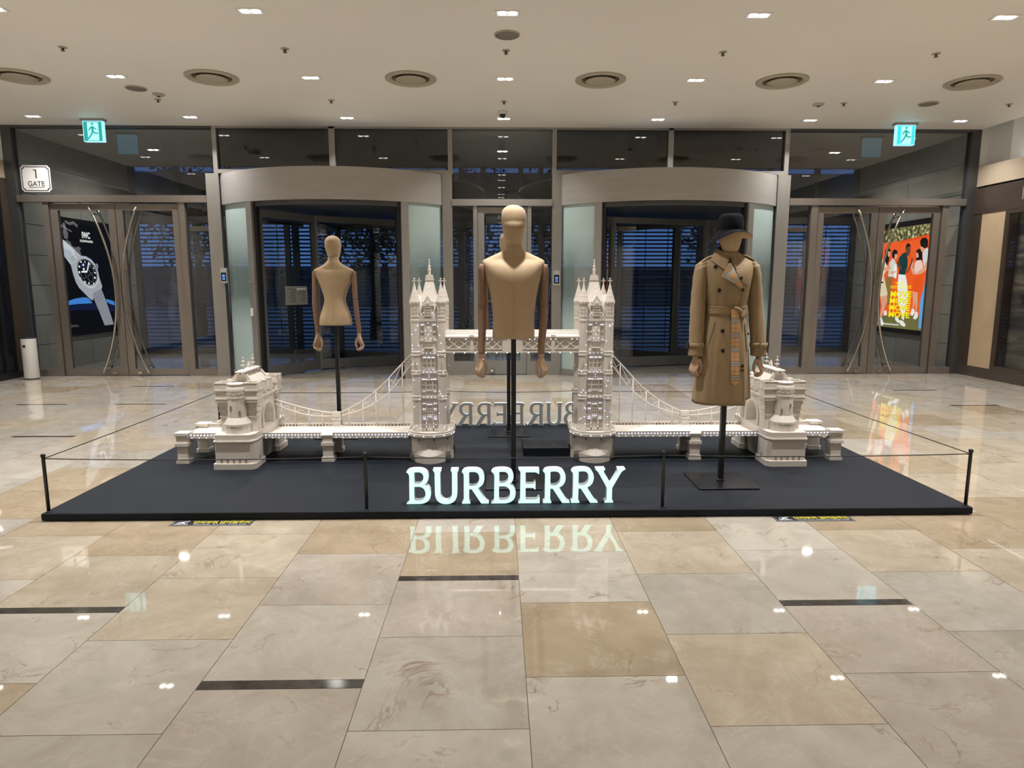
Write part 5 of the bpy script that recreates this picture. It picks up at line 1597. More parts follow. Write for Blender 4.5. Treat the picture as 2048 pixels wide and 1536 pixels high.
def arms(t, Ls, Rs, dz):
    for nm, sh, el, wr, r, hm in (('L', *Ls, HAND_L), ('R', *Rs, HAND_R)):
        sg = -1 if nm == 'L' else 1
        x0, z0 = sh; x1, z1 = el; x2, z2 = wr
        pts = [(x0 + sg * -0.006, 0, z0 + 0.012, r * 0.25, r * 0.3), (x0 - sg * 0.003, 0, z0 + 0.008, r * 0.7, r * 0.8), (x0, 0, z0 - 0.010, r * 0.98, r * 1.15), (x0, 0, z0 - 0.06, r * 1.02, r * 1.25), ((x0 + x1) / 2, 0.004, (z0 + z1) / 2, r * 1.0, r * 1.2), (x1, 0.008, z1 + 0.03, r * 0.98, r * 1.12)]
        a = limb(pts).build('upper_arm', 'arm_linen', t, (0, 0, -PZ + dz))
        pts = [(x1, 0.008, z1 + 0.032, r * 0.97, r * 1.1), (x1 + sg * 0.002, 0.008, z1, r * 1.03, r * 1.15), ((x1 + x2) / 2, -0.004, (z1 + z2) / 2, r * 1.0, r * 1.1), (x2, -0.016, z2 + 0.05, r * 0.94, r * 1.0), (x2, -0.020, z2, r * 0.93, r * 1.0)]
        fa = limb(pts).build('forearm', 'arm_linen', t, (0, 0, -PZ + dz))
        MB().lathe([(r * 0.78, z2 - 0.030), (r * 0.80, z2 - 0.012), (r * 0.84, z2 + 0.003)], x2, -0.020, 16).build('wrist', 'hand_wood', t, (0, 0, -PZ + dz))
        put(hm, 'hand', t, (x2, -0.020, z2 - 0.022 - PZ + dz), -sg * R(34))
        MB().tube([(x0 + sg * -0.030, 0, z0 - 0.02), (x0, 0, z0 - 0.02)], 0.010, 10).build('shoulder_joint', 'black_paint', t, (0, 0, -PZ + dz))

def seam_line(t, rows, sy, dz, z0, z1):
    pts = []
    for z, rx, ry, cy in rows:
        if z0 <= z <= z1: pts.append((0, cy + sy * (ry + 0.0004), z))
    MB().tube(pts, 0.0011, 5).build('seam', 'form_seam', t, (0, 0, -PZ + dz))

MT = [(1.087, .143, .098, 0), (1.092, .146, .102, 0), (1.15, .144, .104, 0), (1.21, .142, .106, 0), (1.30, .148, .112, 0), (1.40, .163, .118, -.004), (1.484, .181, .120, -.006), (1.54, .195, .115, -.004), (1.58, .206, .100, 0.0), (1.603, .211, .080, .004), (1.618, .204, .066, .008), (1.636, .170, .064, .012), (1.656, .125, .064, .014), (1.674, .088, .063, .014), (1.690, .068, .060, .012), (1.715, .057, .057, .008), (1.745, .055, .056, .006)]
MH = [(1.722, .036, .050, -.022), (1.732, .052, .068, -.018), (1.76, .064, .082, -.010), (1.80, .0725, .092, -.004), (1.842, .0765, .098, 0), (1.89, .079, .100, .002), (1.93, .0765, .095, .004), (1.955, .066, .082, .004), (1.972, .045, .058, .004), (1.980, .022, .03, .004), (1.982, .004, .006, .004)]
FT = [(1.087, .144, .100, 0), (1.092, .148, .105, 0), (1.12, .147, .107, 0), (1.17, .138, .104, 0), (1.22, .121, .094, 0), (1.27, .104, .083, 0), (1.31, .0955, .078, 0), (1.35, .099, .080, -.004), (1.42, .121, .098, -.014), (1.48, .146, .108, -.020), (1.54, .168, .096, -.010), (1.575, .178, .076, 0), (1.590, .172, .064, .004), (1.606, .138, .060, .008), (1.626, .098, .058, .010), (1.650, .066, .055, .010), (1.672, .050, .050, .006), (1.70, .047, .047, .004)]
FH = [(1.680, .034, .048, -.018), (1.692, .046, .060, -.016), (1.73, .058, .076, -.010), (1.77, .0675, .088, -.004), (1.81, .072, .094, 0), (1.845, .068, .089, .003), (1.868, .054, .072, .004), (1.883, .032, .044, .004), (1.890, .010, .014, .004), (1.891, .003, .004, .004)]
def form(name, label, loc, rz, T, HD, Ls, Rs, dz=0.0, cap=False, seam=-1):
    t = thing(name, label, 'mannequin', loc, rz, 'linen dress forms on poles')
    stand(t, 1.10 - PZ + dz)
    Ti = interp(T, 3); Hi = interp(HD, 3)
    b = MB(); b.loft([ell(0, cy, z, rx, ry, 44, 2.25) for z, rx, ry, cy in Ti]); b.build('torso', 'linen', t, (0, 0, -PZ + dz))
    b = MB(); b.loft([ell(0, cy, z, rx, ry, 36) for z, rx, ry, cy in Hi]); b.build('head', 'linen', t, (0, 0, -PZ + dz))
    for sy in (-1, 1): seam_line(t, Ti, sy, dz, 1.10, 1.70)
    MB().lathe([(HD[0][1] * 1.35, HD[0][0] - 0.002), (HD[0][1] * 1.38, HD[0][0]), (HD[0][1] * 1.3, HD[0][0] + 0.002)], 0, HD[0][3] * 0.3, 24).build('neck_seam', 'form_seam', t, (0, 0, -PZ + dz))
    if cap:
        # fitted cap with a short visor
        rings = []
        for z, rx, ry, cy in Hi:
            if z > 1.846: rings.append(ell(0, cy, z, rx + 0.0030, ry + 0.0035, 36))
        c0 = rings[0]
        low = []
        for (x, y, z) in c0:
            f = max(0.0, -y / 0.10)
            low.append((x * (1 + 0.02 * f), y - 0.016 * f * f, 1.842 - 0.012 * f * f))
        low2 = [(x * 0.985, y * 0.985, z - 0.0025) for x, y, z in low]
        low3 = [(x * 0.93, y * 0.90, z + 0.006) for x, y, z in low]
        b = MB(); b.loft([low3, low2, low] + rings, False, True); b.build('cap', 'linen', t, (0, 0, -PZ + dz))
    arms(t, Ls, Rs, dz)
    return t
form('dress_form', 'linen male dress form with visored head standing front centre before the bridge', (0.107, 4.60, PZ), 0, MT, MH, ((-.213, 1.580), (-.213, 1.265), (-.222, 0.985), 0.0265), ((.211, 1.580), (.209, 1.265), (.192, 0.985), 0.0265), cap=True)
form('dress_form', 'linen dress form hidden behind the front centre one, only its head and pole showing', (0.099, 6.22, PZ), PI, MT, MH, ((-.213, 1.580), (-.213, 1.30), (-.20, 1.075), 0.0265), ((.213, 1.580), (.213, 1.30), (.20, 1.075), 0.0265), dz=-0.055, cap=True)
form('dress_form', 'linen female dress form with narrow waist seen from behind at left rear', (-1.487, 6.15, PZ), PI, FT, FH, ((-.178, 1.565), (-.186, 1.285), (-.204, 1.018), 0.0225), ((.176, 1.565), (.182, 1.285), (.176, 1.018), 0.0225))

# ------------------------------------------------------------------ trench coat form
tc = thing('dress_form', 'linen dress form at the right wearing the belted coat and bucket hat', 'mannequin', (1.580, 4.60, PZ), 0, 'linen dress forms on poles')
stand(tc, 0.80 - PZ, 0.015, 0.42, 0.40)
OZ = (0, 0, -PZ)
Hi = interp([(1.672, .045, .047, 0), (1.684, .050, .064, -.010), (1.705, .058, .074, -.008), (1.74, .068, .086, -.004), (1.78, .0735, .093, 0), (1.82, .0745, .094, 0), (1.85, .068, .085, 0), (1.87, .03, .04, 0)], 3)
MB().loft([ell(0.006, cy, z, rx, ry, 36) for z, rx, ry, cy in Hi]).build('head', 'linen', tc, OZ)
MB().lathe([(0.056, 1.60), (0.053, 1.66), (0.050, 1.70)], 0.004, 0.004, 24).build('neck', 'linen', tc, OZ)
ct = thing('trench_coat', 'belted tan trench coat with check-lined belt end worn by the right dress form', 'coat', (1.580, 4.60, PZ))
CR = [(0.628, .197, .128, 0), (0.75, .192, .128, 0), (0.90, .180, .126, 0), (1.05, .165, .121, 0), (1.18, .148, .112, 0), (1.25, .136, .103, 0), (1.28, .134, .101, 0), (1.31, .137, .103, 0), (1.38, .147, .111, -.002), (1.45, .157, .116, -.004), (1.52, .170, .113, -.002), (1.57, .184, .098, .004), (1.598, .186, .078, .008), (1.615, .168, .068, .012), (1.635, .130, .066, .014), (1.652, .090, .064, .012), (1.664, .066, .060, .008)]
CRi = interp(CR, 4)
CX = -0.006
def crow(z):
    for a, c in zip(CRi, CRi[1:]):
        if a[0] <= z <= c[0]:
            f = (z - a[0]) / (c[0] - a[0] + 1e-9)
            return [p + (q - p) * f for p, q in zip(a, c)]
    return list(CRi[0] if z < CRi[0][0] else CRi[-1])
def fold(a, z):
    k = max(0.0, min(1.0, (1.25 - z) / 0.6))
    up = max(0.0, min(1.0, (z - 1.29) / 0.04)) * max(0.0, min(1.0, (1.46 - z) / 0.16))
    v = 1 + 0.030 * k * math.sin(5 * a + 0.7) + 0.020 * k * math.sin(9 * a + 2.1 + 1.5 * z) + 0.007 * (1 - k) * math.sin(8 * a) * (1 if z < 1.3 else 0)
    v += 0.032 * up * math.sin(13 * a + 0.5) + 0.005 * math.sin(11 * a + 14 * z) * max(0, min(1, (1.42 - z) / 0.1))
    return v
def coat_pt(a, z, off=0.0):
    _, rx, ry, cy = crow(z)
    e = 2.3
    c, s_ = math.cos(a), math.sin(a)
    f = fold(a, z)
    x = (rx * f + off) * math.copysign(abs(c) ** (2 / e), c); y = (ry * f + off) * math.copysign(abs(s_) ** (2 / e), s_)
    return (CX + x, cy + y, z)
def front_y(x, z):
    _, rx, ry, cy = crow(z)
    u = min(0.999, abs((x - CX) / rx))
    a = math.atan2(-((1 - u ** 2.3) ** (1 / 2.3)), (x - CX) / rx)
    f = fold(a if a > 0 else a + 2 * PI, z)
    return cy - ry * f * (1 - min(0.995, abs((x - CX) / (rx * f))) ** 2.3) ** (1 / 2.3)
b = MB()
N = 96
EA = 2 * PI - 0.98      # angle of the closing edge on the wearer's left front
rings = []
for z in [r[0] for r in CRi]:
    ring = []
    for j in range(N):
        a = 2 * PI * j / N
        k = max(0.0, min(1.0, (1.22 - z) / 0.10))
        da = a - EA
        step = 0.008 * k if -1.1 < da < 0 else 0.0
        p = coat_pt(a, z, step)
        hz = z
        if z < 0.70:      # hem rises behind the closing edge
            hz = z + (0.035 * (0.70 - z) / 0.072 if 0 < da < 1.0 or a < 0.6 else 0.0)
        ring.append((p[0], p[1], hz))
    rings.append(ring)
b.loft(rings, True, True)
coat = b.build('coat_body', 'gabardine', ct, OZ)
def band(z0, z1, off, nm, m, parent, n=5, tilt=0.0, loc=OZ):
    b = MB(); rg_ = []
    zs = [z0 + (z1 - z0) * k / n for k in range(n + 1)]
    def ring(z, o): return [(lambda p: (p[0], p[1], p[2] + tilt * p[0]))(coat_pt(2 * PI * j / 64, z, o)) for j in range(64)]
    b.loft([ring(zs[0], off * 0.3)] + [ring(z, off) for z in zs] + [ring(zs[-1], off * 0.3)], False, False)
    return b.build(nm, m, parent, loc)
belt = band(1.252, 1.308, 0.008, 'belt', 'gabardine', ct)
band(1.300, 1.303, 0.0088, 'stitch', 'seam', belt, loc=(0, 0, 0)); band(1.257, 1.260, 0.0088, 'stitch', 'seam', belt, loc=(0, 0, 0))
def patch(poly, nm, m, parent, off=0.006, th=0.004, sub_=3, lift=None, cutn=None):
    bm = bmesh.new()
    vs = [bm.verts.new((x, 0, z)) for x, z in poly]
    bm.faces.new(vs)
    bmesh.ops.triangulate(bm, faces=bm.faces[:])
    for _ in range(sub_):
        bmesh.ops.subdivide_edges(bm, edges=bm.edges[:], cuts=1, use_grid_fill=True)
    for v in bm.verts:
        v.co.y = front_y(v.co.x, v.co.z) - off - (lift(v.co.x, v.co.z) if lift else 0)
    bmesh.ops.recalc_face_normals(bm, faces=bm.faces[:])
    g = bmesh.ops.extrude_face_region(bm, geom=bm.faces[:])
    for v in [q for q in g['geom'] if isinstance(q, bmesh.types.BMVert)]:
        v.co.y -= th
    bmesh.ops.recalc_face_normals(bm, faces=bm.faces[:])
    me = bpy.data.meshes.new(nm); bm.to_mesh(me); bm.free()
    for p in me.polygons: p.use_smooth = True
    me.set_sharp_from_angle(angle=0.7)
    me.materials.append(MATS[m])
    return put(me, nm, parent, OZ)
# check-lined lapel, storm flap, pockets, closing edge
patch([(-.014, 1.603), (.007, 1.539), (.039, 1.482), (.073, 1.420), (.070, 1.408), (.001, 1.458), (-.044, 1.482), (-.084, 1.506), (-.066, 1.548), (-.030, 1.596)], 'check_lapel', 'check_lapel', ct, 0.016, 0.004)
patch([(.030, 1.600), (.075, 1.618), (.135, 1.595), (.142, 1.540), (.131, 1.482), (.118, 1.452), (.064, 1.462), (.040, 1.490), (.012, 1.545)], 'storm_flap', 'gabardine', ct, 0.010, 0.004)
patch([(-.128, 1.216), (-.104, 1.206), (-.154, .998), (-.178, 1.008)], 'pocket_welt', 'gabardine', ct, 0.002, 0.004)
patch([(.102, 1.19), (.124, 1.205), (.146, 1.02), (.124, 1.01)], 'pocket_welt', 'gabardine', ct, 0.002, 0.004)
patch([(.076, 1.245), (.082, 1.245), (.111, .655), (.105, .650)], 'front_edge', 'seam', ct, 0.0075, 0.001)
patch([(.070, 1.405), (.075, 1.405), (.060, 1.312), (.055, 1.312)], 'front_edge', 'seam', ct, 0.0035, 0.001)
# collar: stand and two pointed leaves
def collar_leaf(pts, nm):
    bm = bmesh.new()
    v = [bm.verts.new(p) for p in pts]
    bm.faces.new(v)
    bmesh.ops.triangulate(bm, faces=bm.faces[:])
    bmesh.ops.recalc_face_normals(bm, faces=bm.faces[:])
    bmesh.ops.solidify(bm, geom=bm.faces[:], thickness=0.006)
    me = bpy.data.meshes.new(nm); bm.to_mesh(me); bm.free(); me.materials.append(MATS['gabardine'])
    return put(me, nm, ct, OZ)
rings = []
for z, r_, k in ((1.630, 0.074, 0), (1.668, 0.066, 0), (1.692, 0.064, 0)):
    rings.append([(CX + r_ * math.cos(2 * PI * j / 40), 0.006 + r_ * 1.04 * math.sin(2 * PI * j / 40), z + (0.030 * math.sin(2 * PI * j / 40) if z > 1.64 else 0)) for j in range(40)])
MB().loft(rings, False, False).build('collar_stand', 'gabardine', ct, OZ)
def fy(x, z, o): return front_y(x, z) - o
cl = [(-.066, .010, 1.694), (-.094, .004, 1.676), (-.128, -.030, 1.642), (-.136, -.048, 1.618), (-.105, fy(-.105, 1.585, .016), 1.585), (-.064, fy(-.064, 1.553, .018), 1.553), (-.040, fy(-.04, 1.585, .017), 1.590), (-.014, fy(-.014, 1.626, .014), 1.626), (-.034, -.058, 1.648), (-.056, -.036, 1.674)]
collar_leaf(cl, 'collar_leaf')
cr_ = [(.058, .010, 1.694), (.080, .002, 1.674), (.098, -.026, 1.644), (.104, -.046, 1.618), (.070, fy(.07, 1.585, .016), 1.585), (.018, fy(.018, 1.556, .018), 1.556), (.004, fy(.004, 1.59, .017), 1.590), (-.010, fy(-.010, 1.626, .014), 1.626), (.020, -.058, 1.648), (.046, -.036, 1.674)]
collar_leaf(cr_, 'collar_leaf')
# back of the collar
rings = []
for z, r_ in ((1.696, 0.066), (1.690, 0.078), (1.650, 0.100)):
    rings.append([(CX + r_ * math.cos(a), 0.008 + r_ * 0.9 * math.sin(a), z) for a in [(-0.15 + k / 20 * 1.1) * PI for k in range(21)]])
MB().loft(rings, False, False, closed=False).build('collar_back', 'gabardine', ct, OZ)
# sleeves
for sg, P_ in ((-1, [(-.160, .006, 1.606, .020, .03), (-.172, .006, 1.598, .034, .050), (-.182, .006, 1.572, .041, .064), (-.188, .004, 1.52, .045, .066), (-.194, 0, 1.42, .048, .062), (-.200, -.006, 1.31, .050, .058), (-.205, -.020, 1.18, .050, .055), (-.209, -.034, 1.06, .050, .054), (-.212, -.040, 0.965, .0515, .054)]),
               (1, [(.152, .006, 1.608, .020, .03), (.164, .006, 1.600, .034, .050), (.174, .006, 1.572, .041, .064), (.182, .004, 1.52, .045, .066), (.192, 0, 1.42, .048, .062), (.202, -.006, 1.31, .050, .058), (.212, -.020, 1.18, .051, .055), (.221, -.034, 1.06, .052, .054), (.227, -.040, 0.965, .054, .054)])):
    b = MB()
    rr = interp(P_, 5)
    rings = []
    for i, (x, y, z, rx, ry) in enumerate(rr):
        wob = 1 + 0.03 * math.sin(i * 1.3 + sg) * (1 if 12 < i < 34 else 0.2)
        rings.append([(x + rx * wob * math.cos(a), y + ry * math.sin(a), z + 0.006 * math.sin(a * 2 + i)) if 3 < i < len(rr) - 2 else (x + rx * math.cos(a), y + ry * math.sin(a), z) for a in [2 * PI * j / 32 for j in range(32)]])
    last = rr[-1]
    rings.append([(last[0] + last[3] * 0.86 * math.cos(a), last[1] + last[4] * 0.86 * math.sin(a), last[2] + 0.002) for a in [2 * PI * j / 32 for j in range(32)]])
    rings.append([(last[0] + last[3] * 0.84 * math.cos(a), last[1] + last[4] * 0.84 * math.sin(a), last[2] + 0.05) for a in [2 * PI * j / 32 for j in range(32)]])
    b.loft(rings, True, True)
    slv = b.build('sleeve', 'gabardine', ct, OZ)
    x, y, z, rx, ry = rr[-4]
    def cring(r0, z_): return [(x + (rx + r0) * math.cos(a), y + (ry + r0) * math.sin(a), z_) for a in [2 * PI * j / 32 for j in range(32)]]
    b = MB(); b.loft([cring(0, 1.022), cring(0.006, 1.024), cring(0.007, 1.054), cring(0, 1.056)], False, False)
    st = b.build('cuff_strap', 'gabardine', slv)
    MB().cb(x + sg * (rx + 0.008), y - 0.005, 1.039, 0.010, 0.030, 0.040).build('strap_buckle', 'horn', slv)
    MB().cb(x - sg * 0.012, y - ry - 0.009, 1.039, 0.010, 0.006, 0.044).build('strap_loop', 'gabardine', slv)
    # epaulette
    b = MB()
    A, C = Vector((sg * .094, 0.004, 1.655)), Vector((sg * .206, 0.004, 1.592))
    e_ = []
    for k in range(9):
        u = k / 8
        p = A.lerp(C, u) + Vector((0, 0, 0.004 + 0.010 * math.sin(PI * u)))
        hw = 0.030 - 0.008 * abs(u - 0.2)
        e_.append([(p.x, p.y - hw, p.z - 0.006), (p.x, p.y - hw * .5, p.z), (p.x, p.y + hw * .5, p.z), (p.x, p.y + hw, p.z - 0.006), (p.x, p.y + hw, p.z - 0.011), (p.x, p.y, p.z - 0.006), (p.x, p.y - hw, p.z - 0.011)])
    b.loft(e_, True, True, smooth=False); b.build('epaulette', 'gabardine', ct, OZ)
    hm = HAND_L if sg < 0 else HAND_R
    MB().lathe([(0.020, 0.955), (0.021, 1.0)], last[0], last[1] - 0.004, 14).build('wrist', 'hand_wood', tc, OZ)
    put(hm, 'hand', tc, (last[0] + (0.004 if sg < 0 else 0.0), last[1] - 0.004, 0.968 - PZ), -sg * R(34))
# belt knot and hanging tail
b = MB(); b.tube(interp([(.020, front_y(.02, 1.285) - .012, 1.296), (.040, front_y(.04, 1.28) - .026, 1.290), (.060, front_y(.06, 1.27) - .020, 1.272), (.062, front_y(.062, 1.25) - .014, 1.246)], 4), [(.018, .012)] * 13, 10)
b.build('belt_knot', 'gabardine', belt, (0, 0, 0))
patch([(.055, 1.262), (.087, 1.308), (.112, 1.290), (.104, 1.245), (.070, 1.232)], 'belt_fold', 'gabardine', belt, 0.010, 0.005).location = (0, 0, 0)
b = MB(); rows = []
for k in range(25):
    u = k / 24; z = 1.292 - u * 0.495
    xc = 0.021 + 0.014 * u; w_ = 0.026 + 0.002 * u
    y = front_y(xc, z) - 0.018 - 0.004 * math.sin(u * 9)
    rows.append([(xc - w_, y + 0.002, z), (xc, y - 0.001, z), (xc + w_, y + 0.002, z), (xc + w_, y + 0.005, z), (xc - w_, y + 0.005, z)])
z = 0.772; xc = 0.035; y = front_y(xc, z) - 0.018
rows.append([(xc - .003, y, z), (xc, y, z), (xc + .003, y, z), (xc + .003, y + .003, z), (xc - .003, y + .003, z)])
b.loft(rows, True, True, smooth=False); b.build('belt_tail', 'check_tail', ct, OZ)
patch([(.045, 1.235), (.064, 1.225), (.074, .905), (.058, .900)], 'belt_tail_under', 'gabardine', ct, 0.011, 0.003)
# buttons
for x, z, r_ in ((-.116, 1.570, .0135), (.044, 1.495, .0115), (-.091, 1.414, .0135), (.060, 1.418, .0115), (.052, 1.284, .0135), (-.059, 1.142, .0135), (-.053, 1.008, .0135), (-.166, 1.115, .009), (.134, 1.118, .009), (.086, .903, .011), (.088, .873, .009), (-.022, 1.592, .010)):
    y = front_y(x, z) - (0.009 if r_ > 0.010 else 0.007)
    if x == -.022: y -= 0.006
    if x > 0.03 and z > 1.4: y -= 0.013
    b = MB(); b.lathe([(r_, 0), (r_, 0.003), (r_ * .85, 0.0045), (r_ * .6, 0.003), (r_ * .1, 0.003)], 0, 0, 18)
    b.xf(lambda px, py, pz, x=x, y=y, z=z: (x + px, y - pz, z + py)); b.build('button', 'horn', ct, OZ)
# hat
ht = thing('bucket_hat', 'navy bucket hat with check lining on the right dress form', 'hat', (1.584, 4.60, 1.80))
HZ = (0, 0, -1.80)
n = 56
def hring(rx, ry, z, fn=None):
    out = []
    for j in range(n):
        a = 2 * PI * j / n
        dz_, k = fn(a) if fn else (0, 1)
        out.append((rx * k * math.cos(a), ry * k * math.sin(a), z + dz_))
    return out
def droop(a):   # brim: up at the wearer's left, turned down at the right and front
    return (0.020 * math.cos(a) - 0.016 * math.cos(2 * a) - 0.014 * math.sin(a) + 0.004 * math.sin(3 * a), 1 + 0.05 * math.cos(2 * a))
b = MB(); b.loft([hring(.0795, .099, 1.806), hring(.0825, .103, 1.820), hring(.0815, .102, 1.86), hring(.078, .098, 1.898), hring(.071, .091, 1.915), hring(.054, .072, 1.925), hring(.01, .02, 1.928)], False, True)
b.build('crown', 'navy', ht, HZ)
b = MB(); b.loft([hring(.0805, .100, 1.822), hring(.0835, .104, 1.815), hring(.112, .128, 1.790, lambda a: (droop(a)[0] * .5, 1)), hring(.138, .150, 1.766, droop), hring(.1385, .1505, 1.7635, droop)], False, False)
b.build('brim', 'navy', ht, HZ)
b = MB(); b.loft([hring(.137, .149, 1.763, droop), hring(.112, .128, 1.785, lambda a: (droop(a)[0] * .5, 1)), hring(.082, .102, 1.808), hring(.076, .096, 1.812)], False, False)
b.build('check_lining', 'check_hat', ht, HZ)
b = MB()
for q in (0.3, 0.55, 0.8):
    rx, ry = .0835 + .0545 * q, .104 + .046 * q
    ring = hring(rx, ry, 1.8165 - .049 * q, lambda a, q=q: (droop(a)[0] * q, 1 + (droop(a)[1] - 1) * q)); b.tube(ring + [ring[0]], 0.0006, 4)
b.build('brim_stitch', 'black_paint', ht, HZ)
# ================================================================== POSTERS IN THE VESTIBULE
def lit(name, c, s=1.0):
    c = lin(c)
    return mat(name, tuple(v * 0.5 for v in c), 0.35, emit=s, ecol=c)
for n_, c, s in (('glow', (70, 140, 225), .8), ('deep', (14, 26, 62), .8), ('wstrap', (205, 212, 222), .62), ('wstrap2', (165, 168, 178), .62), ('wcase', (196, 200, 210), .62), ('wedge', (222, 226, 234), .66), ('dial', (12, 14, 22), .7), ('wcrown', (150, 152, 160), .6), ('sub', (120, 130, 150), .6), ('dialblue', (24, 36, 74), .7), ('white', (244, 244, 240), .9), ('wline', (120, 124, 134), .6), ('screen_black', (8, 9, 12), .7),
                 ('orange', (236, 92, 34), 1.0), ('orange2', (226, 74, 24), 1.0), ('grass', (116, 112, 62), .9), ('jean', (52, 84, 138), .9), ('hair', (24, 17, 16), .8), ('skin', (226, 164, 130), .95), ('skin2', (112, 66, 46), .9), ('dress', (226, 212, 176), .95), ('black', (18, 14, 14), .8), ('shirt', (214, 216, 212), .95), ('plaid', (148, 112, 58), .9), ('green', (18, 58, 58), .9), ('pink', (238, 206, 196), .95), ('skirt', (236, 84, 16), 1.0), ('jeanlight', (104, 166, 216), .95), ('yellow', (242, 230, 22), 1.0)):
    lit(n_, c, s)
# dappled foliage strip at the top of the orange poster
m = bpy.data.materials.new('leafy'); m.use_nodes = True
t = m.node_tree; b = t.nodes['Principled BSDF']
n = t.nodes.new('ShaderNodeTexNoise'); n.inputs['Scale'].default_value = 14; n.inputs['Detail'].default_value = 4
tcn = t.nodes.new('ShaderNodeTexCoord'); t.links.new(tcn.outputs['Object'], n.inputs['Vector'])
r = t.nodes.new('ShaderNodeValToRGB'); e = r.color_ramp.elements
e[0].position = 0.42; e[0].color = (*lin((22, 24, 14)), 1); e[1].position = 0.66; e[1].color = (*lin((236, 232, 190)), 1)
k = e.new(0.52); k.color = (*lin((120, 112, 36)), 1)
t.links.new(n.outputs[0], r.inputs[0]); t.links.new(r.outputs[0], b.inputs['Emission Color']); b.inputs['Emission Strength'].default_value = 0.9; b.inputs['Base Color'].default_value = (0.1, 0.1, 0.06, 1)
MATS['leafy'] = m
